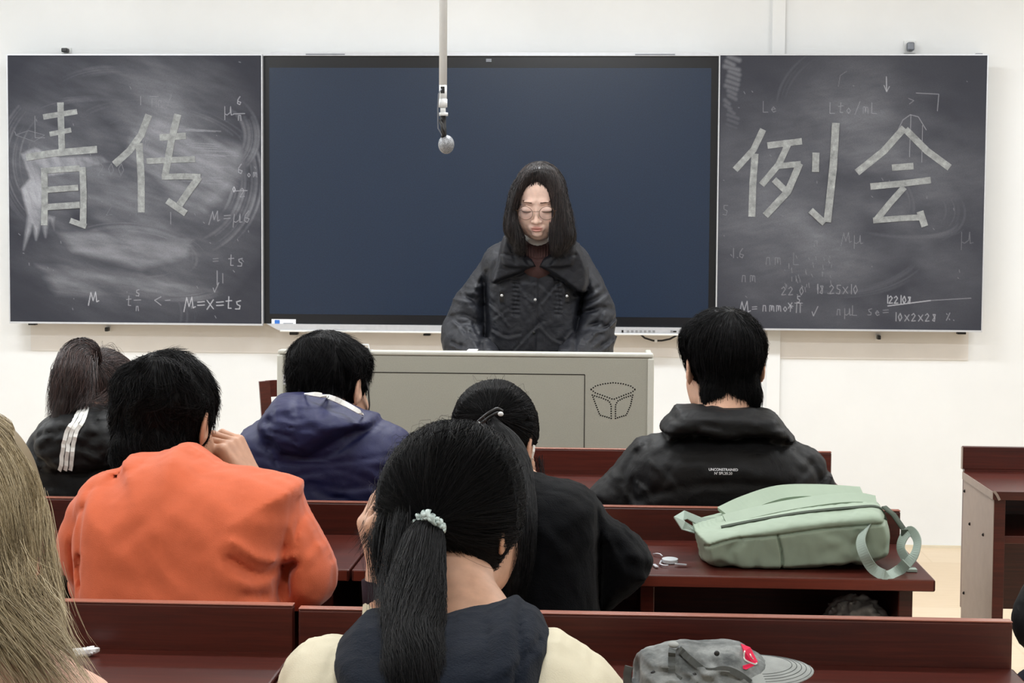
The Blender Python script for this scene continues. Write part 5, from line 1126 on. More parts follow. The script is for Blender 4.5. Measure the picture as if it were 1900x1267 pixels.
# ================================================================ front girl, nearest row
Y0 = 1.80; root = person('seated student with a black ponytail, pale scrunchie, navy hood and cream jacket, nearest row', V(825, 1200).x, Y0) if False else person('seated student with a long black ponytail, pale scrunchie, navy hood and cream jacket, nearest row', at(825, 1200, 1.8).x, Y0)
V = lambda px, py, dy=0.0: at(px, py, Y0+dy); rm = lambda p: m_of(p, Y0)
C = at(845, 962, 2.10); R = head_R(0.42, 0.16, 0.0)
sh = (V(610, 1250), V(1070, 1255)); el = (at(735, 1290, 2.06), V(1180, 1400, .15)); wr = (at(716, 1085, 2.09), at(1050, 1268, 2.06))
hl = dict(d=(-0.28, 0.03, 1), n=(0.8, 0.25, 0.1), curl=(0.9, 0.95, 1.0, 1.1), thumb=(0.6, 0.3), L=0.16, fine=True)
body_upper(root, C, R, 0.92, at(866, 1170, 2.0), V(830, 1370), V(830, 1700), (V(640, 1330), V(1040, 1330)), el, wr, 'skin', (hl, REST), finehand=True)
S = Sdf(*box_of([V(510, 1140), V(1160, 1800), V(830, 1250, -.2), V(830, 1250, .34)], 0.03), 0.0055)
S.puff([(640, 1182), (591, 1187), (560, 1195), (538, 1212), (525, 1236), (515, 1272), (505, 1400), (520, 1750), (1150, 1750), (1172, 1400), (1162, 1285), (1150, 1260), (1126, 1231), (1100, 1211), (1055, 1184), (1021, 1171), (900, 1200), (750, 1200)], Y0, .12, .09, .01)
S.chain([arr(V(600, 1330, .03)), arr(at(660, 1400, 1.95)), arr(el[0]), arr(at(719, 1128, 2.09))], [rm(80), rm(74), 0.046, 0.032], 0.02)
S.chain([arr(V(1085, 1330, .03)), arr(V(1140, 1420, .08)), arr(el[1]), arr(wr[1])], [rm(84), rm(76), rm(62), 0.03], 0.02)
PX, PY = S.pixmap(Y0-0.1)
D = crease(PX, PY, [(1040, 1185), (1080, 1195), (1130, 1235)], 0.003, 3)+crease(PX, PY, [(560, 1195), (600, 1230), (600, 1267)], 0.004, 7)+crease(PX, PY, [(1060, 1190), (1090, 1230), (1100, 1267)], 0.003, 8)
S.disp(D, Y0+0.06); S.noise(0.002, 0.12, 13); S.cone(arr(at(850, 1060, 2.05)), arr(at(840, 1185, 1.93)), 0.05, 0.05, 0.01, sub=True)
link('jacket', S.mesh('jacket'), M['cream'], root, True)
S = Sdf(*box_of([V(610, 1110), V(1040, 1340), V(830, 1200, -.16), V(830, 1200, .22)], 0.03), 0.004)
S.puff([(849, 1140), (880, 1136), (915, 1128), (940, 1117), (958, 1113), (975, 1127), (996, 1138), (1011, 1156), (1021, 1182), (1017, 1215), (1007, 1267), (990, 1310), (900, 1340), (750, 1340), (655, 1310), (633, 1250), (627, 1204), (635, 1178), (657, 1155), (668, 1143), (690, 1137), (740, 1152), (800, 1152)], Y0-.03, .125, .05, .006, tilt=.0006, py0=1230)
PX, PY = S.pixmap(Y0-0.08)
D = crease(PX, PY, [(930, 1128), (955, 1170), (968, 1215), (955, 1260)], 0.010, 7)+crease(PX, PY, [(880, 1165), (905, 1200), (900, 1262)], 0.006, 9)+crease(PX, PY, [(855, 1255), (930, 1238), (1000, 1200)], 0.005, 5)
D += crease(PX, PY, [(655, 1165), (675, 1200), (720, 1225)], 0.006, 7)+crease(PX, PY, [(700, 1180), (730, 1215), (800, 1240)], 0.004, 8)
S.disp(D, Y0+0.05); S.noise(0.002, 0.09, 14); S.ell(arr(at(862, 1098, 2.02)), (0.050, 0.055, 0.040), 0.012, sub=True)
link('hood', S.mesh('hood'), M['navy_hood'], root, True)
mb = MB(); mb.tube([at(719, 1130, 2.09), at(717, 1100, 2.09), at(714, 1072, 2.09)], [.030, .030, .029], 20); mb.build('inner_cuff', fabric('plum_cuff', (48, 34, 42), 0.9, 0.1), root, True)
def tw(H, g, R): H.ell(g(0, -.02, .035), (.086, .100, .088), 0.02, R)
tie = at(795, 970, 1.992)
gd = [tie, at(787, 1000, 1.955), at(776, 1060, 1.90), at(768, 1120, 1.84), at(764, 1180, 1.77), at(764, 1250, 1.69), at(768, 1330, 1.655), at(772, 1420, 1.65)]
lo_ = [([at(720, 880, 2.10), at(702, 940, 2.10), at(688, 990, 2.06), at(672, 1015, 2.04)], 140, .0040, 0.9), ([at(715, 960, 2.04), at(700, 1010, 2.00), at(712, 1080, 1.95), at(735, 1150, 1.85)], 260, .0055, 0.9),
       ([at(745, 970, 1.99), at(738, 1030, 1.94), at(728, 1100, 1.89), at(735, 1180, 1.76)], 400, .007, 1.0), ([at(955, 900, 2.12), at(960, 960, 2.12), at(956, 1040, 2.11), at(948, 1090, 2.10)], 60, .003, .8),
       ([at(712, 900, 2.11), at(690, 960, 2.12), at(670, 1000, 2.13)], 60, .004, .8)]
hair_pulled(root, arr(C), R, 0.92, arr(tie), gd, [0.013, 0.024, 0.030, 0.034, 0.035, 0.034, 0.030, 0.018], n=24000, npony=10000, mat='hair_black', seed=51, outline=[(705, 931), (720, 871), (749, 829), (795, 795), (841, 788), (889, 792), (927, 814), (956, 862), (968, 917), (964, 980), (948, 1008), (925, 1048), (895, 1084), (830, 1090), (760, 1060), (718, 1000), (706, 960)], T=.096, loose=lo_, r0=0.00026, wave=0.012, messy=0.24, flyaway=500, lift=0.006)
mb = MB(); rr_ = np.random.default_rng(9)
P = [at(px, py, 1.99+dy) for px, py, dy in ((769, 976, .01), (775, 962, -.012), (784, 954, -.022), (794, 952, -.030), (803, 960, -.034), (811, 966, -.030), (817, 972, -.022), (822, 978, -.010), (818, 988, .004))]
P = curve(P, 7); Q = []
for i, p in enumerate(P):
    a = i*0.95; Q.append(Vector(p)+Vector((math.cos(a)*0.0018, 0.002*math.sin(a*1.3), math.sin(a)*0.0028)))
mb.tube(Q, [0.0022+0.0014*abs(math.sin(i*0.8)) for i in range(len(Q))], 8); mb.tube([q+Vector((.001, -.002, -.0035)) for q in Q[8:-8]], 0.0022, 8)
t = NT('pale_mint_plastic', 0.3, 0.5); t.color(srgb(206, 222, 218)); M['mint'] = t.m
mb.build('scrunchie', M['mint'], root, True)
seated_lower(root, at(830, 1200, 1.8).x, 1.68)

# ================================================================ blonde at the left edge
Y0 = 1.52; V = lambda px, py, dy=0.0: at(px, py, Y0+dy); rm = lambda p: m_of(p, Y0)
root = person('person with long ash blonde hair and a peach top, cut off by the left edge', V(-100, 1200).x, Y0)
C = at(-92, 985, 1.62); R = head_R(0.1, 0.1, 0.0)
sh = (V(-370, 1360), V(150, 1350)); el = (V(-420, 1700, .1), V(210, 1700, .1)); wr = (V(-250, 1560, .42), V(60, 1560, .42))
body_upper(root, C, R, 0.98, V(-100, 1230, .03), V(-100, 1360), V(-100, 1900), sh, el, wr, 'skin', (REST, REST))
S = Sdf(*box_of([V(-450, 1230), V(240, 1800), V(-100, 1300, -.17), V(-100, 1300, .46)], 0.03), 0.007)
S.cone(arr(V(-100, 1420)), arr(V(-100, 1850)), rm(250), rm(240), 0.05, ((0, 1, 0), 0.72)); S.cone(arr(V(-330, 1325)), arr(V(110, 1316)), rm(80), rm(80), 0.06); S.cone(arr(V(-160, 1280)), arr(V(-30, 1280)), rm(62), rm(62), 0.08)
for q in (0, 1): S.chain([arr(sh[q]), arr(el[q]), arr(wr[q])], [rm(90), rm(72), 0.034], 0.02)
S.noise(0.002, 0.08, 15); S.cone(arr(V(-95, 1100, .08)), arr(V(-100, 1245, .03)), 0.055, 0.055, 0.01, sub=True)
link('knit_top', S.mesh('knit_top'), M['peach'], root, True)
H = Sdf(arr(C)-np.array([.18, .19, .22]), arr(C)+np.array([.20, .15, .13]), 0.004); g = lambda x, y, z: arr(C)+R@np.array([x, y, z])
H.ell(g(0, -.012, .03), (.086, .104, .095), 0.01, R); H.ell(g(0, -.05, -.05), (.095, .075, .11), 0.04, R); H.ell(g(.0, -.05, -.115), (.11, .06, .05), 0.05, R)
H.ell(g(0, .10, -.07), (.07, .08, .13), 0.01, R, sub=True); H.half((0, 0, .955), (0, 0, -1), .01)
me = H.mesh('hair'); rng = np.random.default_rng(61); P = cap_roots(me, 26000, lambda P: (P[:, 2] > C.z-0.14) & (P[:, 1] < C.y+0.05), rng); W0 = g(0, -.03, .125); cl_ = clusters(P, 160, 0.09, rng)
def field(Q, t):
    v = Q-W0; v /= np.linalg.norm(v, axis=1)[:, None]+1e-6; return v*(0.9-0.6*t)+np.array([0.12, 0, -1.0])*(0.6+t)+cl_*(0.5+t)
L = np.clip(np.minimum(0.12+0.17*rng.random(len(P)), P[:, 2]-.945-.03*rng.random(len(P))), .02, .3); paths = march(H, P, field, L/15, 16, lambda t: 0.0005+0.005*t, True)
k = paths.shape[1]; tt = np.linspace(0, 1, k)[None, :, None]
ends = np.clip((C.z-0.10-paths[..., 2:3])/0.08, 0, 1)*tt; paths = paths+ends*(np.array([0.008, -.008, -0.010])+rng.normal(size=(len(P), 1, 3))*0.003)+np.sin(tt*9+rng.random((len(P), 1, 1))*6.28)*0.0022*tt
gl = np.array(curve([arr(p) for p in (at(40, 1080, 1.52), at(62, 1150, 1.50), at(95, 1200, 1.48), at(135, 1245, 1.46), at(165, 1285, 1.44))], 5)); kk = len(gl); N2 = 1500
t2 = np.linspace(0, 1, kk)[None, :, None]; o1 = rng.normal(size=(N2, 1, 3))*np.array([.020, .008, .016]); o2 = rng.normal(size=(N2, 1, 3))*np.array([.012, .006, .010]); le = 0.5+0.5*rng.random((N2, 1, 1))
i0 = gl[:1][None]; sw = i0+(gl[None]-i0)*le+np.array([-.05, 0, -.012])*rng.random((N2, 1, 1))*(1-0*t2)+o1+o2*t2
gw = np.array(curve([arr(p) for p in (at(85, 960, 1.56), at(98, 1040, 1.54), at(108, 1100, 1.53), at(112, 1160, 1.52))], 5)); N3 = 260; t3 = np.linspace(0, 1, len(gw))[None, :, None]
wis = gw[None]+rng.normal(size=(N3, 1, 3))*np.array([.005, .006, .012])+rng.normal(size=(N3, 1, 3))*0.007*t3+np.sin(t3*7+rng.random((N3, 1, 1))*6.28)*0.002
def limit(Q):
    py = 633.5-FOC*((Q-np.array([0, 0, CAMZ]))@np.array(_U))/((Q-np.array([0, 0, CAMZ]))@np.array(_F)); d_ = (Q-np.array([0, 0, CAMZ]))@np.array(_F); px = 950+FOC*((Q-np.array([0, 0, CAMZ]))@np.array(_R))/d_
    ex = np.maximum(px-np.interp(py, [820, 850, 880, 940, 1040, 1110, 1180, 1250, 1300], [22, 46, 65, 86, 98, 110, 116, 148, 180]), 0); Q = Q.copy(); Q[..., 0] -= ex*0.65*d_/FOC; return Q
paths, sw, wis = limit(paths), limit(sw), limit(wis)
hair_object('hair', me, [(paths, 0.00023, 0.3), (sw, 0.00022, 0.3), (wis, 0.0002, 0.3)], M['hair_blonde'], root)
seated_lower(root, V(-100, 1200).x, 1.42)

# ================================================================ speaker behind the console
Y0 = 5.45; V = lambda px, py, dy=0.0: at(px, py, Y0+dy); rm = lambda p: m_of(p, Y0)
root = person('standing speaker in round glasses and dark puffer jacket behind the console', V(995, 560).x, Y0)
C = at(1001, 373, 5.31); R = head_R(math.pi+0.07, 0.33, 0.0)
sh = (V(905, 492), V(1082, 492)); el = (V(850, 612, -.05), V(1112, 612, -.05)); wr = (at(900, 676, 5.13), at(1056, 678, 5.13))
RS = dict(d=(0.2, -1, -0.05), n=(0, -0.05, -1), curl=(0.25, .3, .35, .4)); RS2 = dict(d=(-0.2, -1, -0.05), n=(0, -0.05, -1), curl=(0.25, .3, .35, .4))
def skin_extra(S, g): pass
S, g, bo = body_upper(root, C, R, 0.985, V(998, 492, .0), V(997, 560), V(997, 740), (V(900, 508, -.01), V(1088, 508, -.01)), (V(862, 622, -.02), V(1104, 622, -.02)), wr, 'skin_pale', (RS, RS2), face=True, hf=0.0017, rn=0.050)
k = len(bo.data.vertices); P = np.empty(k*3, np.float32); bo.data.vertices.foreach_get('co', P); P = P.reshape(-1, 3); L_ = (P-arr(C))@R/0.985
lip = np.clip(1.2-np.sqrt((L_[:, 0]/.0185)**2+((L_[:, 2]+.060)/.0088)**2), 0, 0.4)/0.4*(L_[:, 1] > .086)*0.7
chk = np.exp(-(((np.abs(L_[:, 0])-.04)/.018)**2+((L_[:, 2]+.035)/.018)**2))*0.10
a_ = bo.data.attributes.new('lip', 'FLOAT', 'POINT'); a_.data.foreach_set('value', np.maximum(lip, chk).astype(np.float32))
gv = lambda x, y, z: Vector(g(x, y, z))
def face_pt(x, z, lift=0.0006):
    """point on the face at local (x, z)"""
    ys = np.linspace(.13, .03, 160); Q = np.array([g(x, y, z) for y in ys]); d, _ = S.sample(Q); i = int(np.argmax(d < 0)); return Vector(g(x, ys[max(i-1, 0)]+lift, z))
M['brow'] = plain('brow_hair', (112, 82, 68), 0.8, 0.1)
for q in (-1, 1):
    rg = np.random.default_rng(70+q); mb = MB(); pa = []
    for i in range(130):
        u = rg.random(); x = q*(0.012+0.029*u); z = 0.0215+0.0022*math.sin(u*2.6)+(rg.random()-0.5)*0.0038*(1-0.5*u)
        p = face_pt(x, z); p2 = face_pt(x+q*0.004, z+0.0006-0.0014*u, 0.0008); pa.append(np.array([arr(p), arr((p+p2)/2+Vector((0, -.0006, 0))), arr(p2)]))
    v, f = strand_mesh('b', np.array(pa), 0.00032, 0.4); mb.V = [tuple(x) for x in v]; mb.F = [tuple(x) for x in f]; mb.build('eyebrow', M['brow'], root)
    mb = MB(); pts = [face_pt(q*(0.016+0.030*u), -0.0062-0.0026*math.sin(u*math.pi)+0.001*u, 0.0008) for u in np.linspace(0, 1, 12)]
    mb.tube(pts, [0.0004]+[0.0008]*10+[0.0004], 8); mb.build('eyelash', M['hair_black'], root, True)
M['gold'] = plain('bronze_wire', (120, 92, 72), 0.3, 0.5, 0.05, metal=0.7)
t = NT('spectacle_lens', 0.02, 0.5); t.b.inputs['Transmission Weight'].default_value = 1.0; t.b.inputs['IOR'].default_value = 1.02; t.color((0.97, 0.98, 1, 1)); M['lens'] = t.m
mb = MB(); zc = -0.007
for q in (-1, 1):
    n = 36; ring = [gv(q*0.0335+0.0235*math.cos(a), .1045-0.08*abs(0.0235*math.cos(a)+q*q*0) if False else .106-abs(q*0.0335+0.0235*math.cos(a))*0.16, zc+0.0215*math.sin(a)) for a in np.linspace(0, 2*math.pi, n+1)]
    mb.tube(ring, 0.00075, 6, False)
mb.tube([gv(-.0105, .1045, zc+.006), gv(-.004, .110, zc+.0075), gv(.004, .110, zc+.0075), gv(.0105, .1045, zc+.006)], 0.0008, 6)
for q in (-1, 1): mb.tube([gv(q*.056, .097, zc+.006), gv(q*.066, .090, zc+.007), gv(q*.078, .04, zc+.006), gv(q*.079, -.006, zc+.006)], 0.0008, 6)
o = mb.build('glasses', M['gold'], root, True, 'thin round bronze wire glasses')
for q in (-1, 1):
    ln = MB(); n = 28; c = [gv(q*0.0335+0.0228*math.cos(a)*s_, .1062-abs(q*0.0335+0.0228*math.cos(a)*s_)*0.16+dy, zc+0.0208*math.sin(a)*s_) for dy in (0, -.0008) for s_ in (1.0,) for a in np.linspace(0, 2*math.pi, n+1)[:-1]]
    ln.add(c, [tuple(range(n)), tuple(range(2*n-1, n-1, -1))]+[(i, i+n, (i+1) % n+n, (i+1) % n) for i in range(n)]); ln.build('lens', M['lens'], o)
# jacket
S = Sdf(*box_of([V(812, 440), V(1150, 740), V(997, 560, -.36), V(997, 560, .2)], 0.03), 0.0042)
S.puff([(930, 448), (905, 462), (893, 490), (895, 560), (893, 740), (1084, 740), (1082, 560), (1090, 490), (1076, 462), (1062, 448)], Y0, .125, .085, .01)
S.puff([(930, 447), (911, 460), (896, 478), (884, 496), (860, 529), (845, 547), (833, 577), (821, 601), (818, 622), (822, 650), (832, 690), (885, 690), (903, 645), (902, 600), (905, 540), (918, 490)], Y0-.03, .075, .05, .005, tilt=.0006, py0=580)
S.puff([(1066, 446), (1088, 465), (1100, 487), (1115, 511), (1130, 544), (1142, 571), (1143, 604), (1138, 650), (1128, 690), (1078, 690), (1062, 645), (1068, 600), (1078, 545), (1072, 490)], Y0-.03, .075, .05, .005, tilt=.0006, py0=580)
S.chain([arr(V(862, 625, -.06)), arr(at(890, 664, 5.24)), arr(at(905, 672, 5.13))], [rm(34), rm(34), rm(26)], 0.02); S.chain([arr(V(1100, 625, -.06)), arr(at(1072, 664, 5.24)), arr(at(1056, 672, 5.13))], [rm(34), rm(34), rm(26)], 0.02)
S.puff([(931, 446), (925, 478), (913, 526), (935, 520), (965, 509), (997, 498), (1035, 515), (1082, 547), (1093, 505), (1082, 470), (1066, 446), (1036, 462), (1004, 478), (990, 478), (960, 462)], Y0-.085, .075, .014, .004)
S.puff([(934, 437), (950, 436), (966, 452), (977, 476), (988, 494), (975, 501), (945, 500), (930, 490), (929, 460)], Y0-.115, .06, .018, .003); S.puff([(1066, 440), (1050, 437), (1034, 452), (1026, 476), (1011, 494), (1025, 501), (1055, 499), (1070, 488), (1072, 460)], Y0-.115, .06, .018, .003)
PX, PY = S.pixmap(Y0-0.1)
fl1 = [(932, 450), (925, 478), (916, 523), (960, 508), (997, 496), (975, 488), (945, 470)]; fl2 = [(997, 496), (1040, 516), (1080, 544), (1092, 500), (1082, 468), (1060, 462), (1030, 488)]
D = crease(PX, PY, [(916, 526), (960, 511), (996, 499), (1040, 519), (1081, 547)], 0.006, 2.5)
w1 = [(930, 440), (968, 455), (984, 482), (978, 494), (945, 492), (930, 484)]; w2 = [(1068, 445), (1032, 460), (1015, 485), (1022, 496), (1055, 494), (1070, 484)]
D += crease(PX, PY, [(932, 470), (955, 474), (975, 470)], 0.005, 2)+crease(PX, PY, [(1068, 472), (1045, 476), (1025, 472)], 0.005, 2)+crease(PX, PY, [(945, 450), (955, 470), (958, 488)], 0.004, 2)+crease(PX, PY, [(1055, 452), (1045, 470), (1040, 488)], 0.004, 2)
D += crease(PX, PY, [(1000, 500), (1000, 560), (997, 650)], 0.006, 2)+plate(PX, PY, [(983, 502), (1003, 502), (1000, 650), (978, 650)], 0.003, 3)
D += crease(PX, PY, [(903, 505), (899, 550), (902, 600), (897, 648)], 0.010, 5)+crease(PX, PY, [(1080, 545), (1072, 590), (1068, 648)], 0.009, 5)
for p_ in ([(1004, 596), (980, 620), (955, 648)], [(1006, 560), (1030, 530), (1045, 520)], [(960, 520), (975, 545), (990, 556)], [(1002, 600), (1025, 625), (1062, 640)], [(915, 610), (940, 622), (965, 618)], [(905, 560), (930, 580), (945, 600)]): D += crease(PX, PY, p_, 0.0035, 2.0)-crease(PX, PY, [(x, y+5) for x, y in p_], 0.003, 3)
for x in (954, 961, 1031, 1038):
    D += crease(PX, PY, [(x, 514), (x+1, 550), (x+3, 588)], 0.0035, 1.4)
for k in range(9): y = 518+k*8; D += crease(PX, PY, [(952, y), (964, y+1)], 0.006, 2)+crease(PX, PY, [(1030, y), (1041, y+1)], 0.004, 2)
D += plate(PX, PY, [(928, 535), (938, 535), (938, 562), (928, 562)], 0.003, 2)+plate(PX, PY, [(1046, 535), (1058, 535), (1058, 562), (1046, 562)], 0.003, 2)
D += folds(PX, PY, 12, (838, 520, 890, 640), 44, 0.5, 0.0055, 4, 81, 0.5)+folds(PX, PY, 12, (1080, 520, 1135, 640), 44, -0.5, 0.0055, 4, 82, 0.5)+folds(PX, PY, 10, (905, 530, 1065, 645), 40, 0.8, 0.0018, 3.5, 83, 1.5)
D += crease(PX, PY, [(845, 545), (870, 550), (892, 570)], 0.007, 5)+crease(PX, PY, [(832, 590), (860, 585), (890, 600)], 0.008, 5)+crease(PX, PY, [(1140, 575), (1110, 572), (1078, 590)], 0.008, 5)+crease(PX, PY, [(1135, 610), (1105, 600), (1080, 612)], 0.006, 5)+crease(PX, PY, [(868, 618), (862, 640), (866, 655)], 0.005, 4)
S.disp(D, Y0-0.02, 0.02); S.noise(0.0016, 0.06, 16); S.cone(arr(at(998, 430, 5.36)), arr(at(998, 478, 5.36)), rm(31), rm(26), 0.006, sub=True); S.puff([(973, 440), (980, 468), (997, 496), (1014, 468), (1027, 440)], 5.28, .10, .01, .003, sub=True)
jk = link('jacket', S.mesh('jacket'), M['slate_puffer'], root, True); SJ = S
M['snap'] = plain('silver_snap', (225, 226, 228), 0.25, 0.5, 0.02, metal=0.6)
for px, py, r_, mt in ((931, 548, 3.2, 'snap'), (1052, 549, 3.2, 'snap'), (993, 556, 3.0, 'snap'), (997, 502, 3.4, 'black_plastic'), (991, 617, 3.0, 'black_plastic')):
    p = on(SJ, px, py, Y0-.1); mb = MB(); mb.sphere(p, (rm(r_), 0.004, rm(r_)), 14, 8); mb.build('snap_button', M[mt], jk, True)
for px in (931, 1052):
    mb = MB(); band_on(mb, SJ, [(px, 541), (px, 548), (px, 560)], rm(8), Y0-.1, 0.001, 0.002); mb.build('pocket_tab', M['black_plastic'], jk)
# roll-neck and white collar
S = Sdf(*box_of([V(960, 440), V(1040, 520), V(998, 480, -.2), V(998, 480, .1)], 0.02), 0.0025)
S.cone(arr(at(999, 452, 5.37)), arr(at(998, 490, 5.36)), rm(30), rm(33), 0.01); S.cone(arr(at(998, 490, 5.395)), arr(at(998, 506, 5.45)), rm(28), rm(30), 0.02)
PX, PY = S.pixmap(5.28); S.disp(0.0030*np.cos((PX-998)*1.25)*np.clip((478-PY)/4, 0, 1)+crease(PX, PY, [(965, 474), (998, 482), (1030, 474)], 0.004, 2.0), 5.36)
S.half(at(998, 465, 5.30), (0, -0.7, 1), 0.004); S.cone(arr(at(1000, 425, 5.37)), arr(at(999, 470, 5.375)), rm(26), rm(25), 0.003, sub=True)
link('sweater', S.mesh('sweater'), M['brown_knit'], root, True)
S = Sdf(*box_of([V(958, 430), V(1040, 490), V(998, 480, -.2), V(998, 480, .1)], 0.02), 0.002)
S.cone(arr(at(999, 430, 5.37)), arr(at(998, 475, 5.36)), rm(27.5), rm(29), 0.005); S.half(at(998, 453, 5.31), (0, -0.8, 1), 0.002); S.half(at(998, 464, 5.30), (0, 0.8, -1), 0.002)
S.cone(arr(at(1000, 415, 5.37)), arr(at(999, 470, 5.372)), rm(25.2), rm(26), 0.002, sub=True)
link('shirt_collar', S.mesh('shirt_collar'), M['white_cloth'], root, True)
# bob hair
def bob():
    H = Sdf(arr(C)-np.array([.15, .17, .21]), arr(C)+np.array([.15, .17, .14]), 0.0030); rng = np.random.default_rng(90)
    g = lambda x, y, z: arr(C)+R@(np.array([x, y, z])*0.985); h = lambda px, py, Y: arr(at(px, py, Y)); r = lambda p: m_of(p, 5.3)
    H.ell(g(0, -.020, .028), (.080, .092, .090), 0.01, R); H.ell(g(0, -.06, -.05), (.080, .055, .09), 0.03, R)
    H.ell(g(.004, .108, -.022), (.060, .066, .096), 0.008, R, sub=True)
    H.cone(g(0, .02, -.10), g(0, .0, -.2), .055, .055, 0.01, sub=True)
    H.puff([(966, 468), (956, 452), (943, 434), (938, 416), (940, 396), (945, 366), (953, 342), (967, 323), (982, 310), (997, 305), (1021, 308), (1037, 321), (1047, 343), (1053, 371), (1059, 394), (1063, 418), (1066, 440), (1058, 452), (1044, 466), (1030, 466), (1023, 445), (1021, 430), (1022, 396), (1021, 380), (1016, 361), (1007, 348), (996, 343), (983, 347), (970, 362), (962, 382), (960, 396), (964, 418), (970, 434), (973, 452)], 5.275, .055, .025, .006)
    me = H.mesh('hair'); W0 = h(1000, 312, 5.29); ok = lambda P: P[:, 2] > at(0, 445, 5.3).z
    P = cap_roots(me, 12000, ok, rng); cl_ = clusters(P, 180, 0.22, rng); zb = at(0, 470, 5.3).z
    def field(Q, t):
        v = (Q-W0)*np.array([1, 0.8, 0.5]); v /= np.linalg.norm(v, axis=1)[:, None]+1e-6; w = np.clip((W0[2]-Q[:, 2:3])/0.06, 0, 1); return v*(1.1-w)+np.array([0, 0, -1.0])*(0.15+w*1.3)+cl_*(0.4+0.5*t)
    L = np.clip(P[:, 2]-zb, 0.02, 0.25)*(0.9+0.25*rng.random(len(P))); rise = 0.006*rng.random(len(P))**2
    paths = march(H, P, field, L/13, 14, lambda t: 0.0004+rise*t, True); tt = np.linspace(0, 1, 14)[None, :, None]
    paths = paths+tt**3*rng.normal(size=(len(P), 1, 3))*0.005+tt**2*clusters(P, 90, 0.006, rng)[:, None]
    hair_object('hair', me, [(paths, 0.0005, 0.3)], M['hair_soft'], root)
bob()
# trousers and shoes of the standing figure
hx, hy = V(997, 700).x, Y0+0.02; S = Sdf((hx-.26, hy-.2, .05), (hx+.26, hy+.2, .95), 0.009)
S.cone((hx-.06, hy, .84), (hx+.06, hy, .84), .115, .115, .03)
for q in (-1, 1): S.chain([(hx+q*.085, hy, .80), (hx+q*.1, hy-.01, .46), (hx+q*.1, hy+.01, .10)], [.09, .062, .05], .02)
S.half((0, 0, .075), (0, 0, -1)); link('trousers', S.mesh('trousers'), M['dark_denim'], root, True)
for q in (-1, 1):
    S = Sdf((hx+q*.1-.07, hy-.22, 0), (hx+q*.1+.07, hy+.12, .13), .006); S.cone((hx+q*.1, hy+.03, .045), (hx+q*.1, hy-.14, .032), .043, .03, .01); S.cone((hx+q*.1, hy+.01, .05), (hx+q*.1, hy+.01, .1), .036, .032, .02)
    S.half((0, 0, .004), (0, 0, -1)); link('shoe', S.mesh('shoe'), M['shoe'], root, True)

# ================================================================ person across the aisle, only an elbow in the picture
Y0 = 2.80; V = lambda px, py, dy=0.0: at(px, py, Y0+dy); rm = lambda p: m_of(p, Y0)
root = person('person across the aisle of whom only a black sleeve shows at the right edge', V(2120, 1000).x, Y0)
C = at(2130, 760, 2.95); R = head_R(-0.1, 0.2, 0)
sh = (V(2010, 985), V(2250, 985)); el = (V(1962, 1150, .04), V(2290, 1150, .04)); wr = (at(2020, 1110, 3.12), at(2190, 1110, 3.12))
body_upper(root, C, R, 1.0, V(2130, 900, .05), V(2130, 1000), V(2130, 1300), sh, el, wr, 'skin', (REST, REST))
S = Sdf(*box_of([V(1870, 880), V(2360, 1330), V(2130, 900, -.2), V(2130, 900, .3)], 0.03), 0.007)
S.cone(arr(V(2130, 1050)), arr(V(2130, 1280)), rm(150), rm(150), 0.05, ((0, 1, 0), 0.75)); S.cone(arr(V(2030, 985)), arr(V(2235, 985)), rm(62), rm(62), 0.06)
for q in (0, 1): S.chain([arr(sh[q]), arr(el[q]), arr(wr[q])], [rm(68), rm(74), rm(40)], 0.03)
S.cone(arr(V(2085, 930, .02)), arr(V(2175, 930, .02)), rm(36), rm(36), 0.03); S.noise(0.003, 0.08, 17); S.cone(arr(V(2130, 800, .1)), arr(V(2130, 912, .05)), .055, .05, 0.01, sub=True)
link('jacket', S.mesh('jacket'), M['black_puffer'], root, True)
hair_short(root, arr(C), R, 1.0, 2500, 0.06, seed=9)
seated_lower(root, V(2190, 1000).x, 2.78)

# ================================================================ things on and in the desks
HT = 0.750
def on_plane(px, py, z):
    d = _F + _R*((px-950.0)/FOC) - _U*((py-633.5)/FOC); t = (z-CAMZ)/d.z; return Vector((d.x*t, d.y*t, z))
# pale green backpack lying on its back
M['sage'] = fabric('sage_green_coated_cloth', (152, 168, 149), 0.6, 0.35, 900, 0.08, 0.04)
M['sage_web'] = fabric('pale_sage_webbing', (160, 174, 164), 0.8, 0.2, 1200, 0.2, 0.03)
M['sage_dark'] = fabric('dark_green_zip_tape', (78, 86, 76), 0.8, 0.2)  # dark green of the zip and strap fittings
Yf, Yk = 3.035, 3.275
lx = at(1300, 1050, Yf).x; rx = at(1662, 1040, Yf).x; root = empty('backpack', ((lx+rx)/2, 3.15, HT), 'pale sage green backpack lying flat on the second row desk', 'backpack')
S = Sdf((lx-.04, Yf-.05, HT-.01), (rx+.05, Yk+.04, HT+.16), 0.0023)
S.puff([(1290, 992), (1345, 978), (1400, 968), (1490, 953), (1580, 944), (1624, 942), (1648, 952), (1660, 985), (1661, 1010), (1653, 1038), (1612, 1056), (1454, 1068), (1371, 1068), (1312, 1064), (1300, 1030)], (Yf+Yk)/2-.01, .120, .022, .01, yref=Yf+.005)
PX, PY = S.pixmap(Yf+0.01)
D = crease(PX, PY, [(1310, 1012), (1360, 998), (1442, 990), (1530, 978), (1650, 968)], 0.006, 2.2)+crease(PX, PY, [(1441, 990), (1449, 1025), (1450, 1066)], 0.008, 2.0)
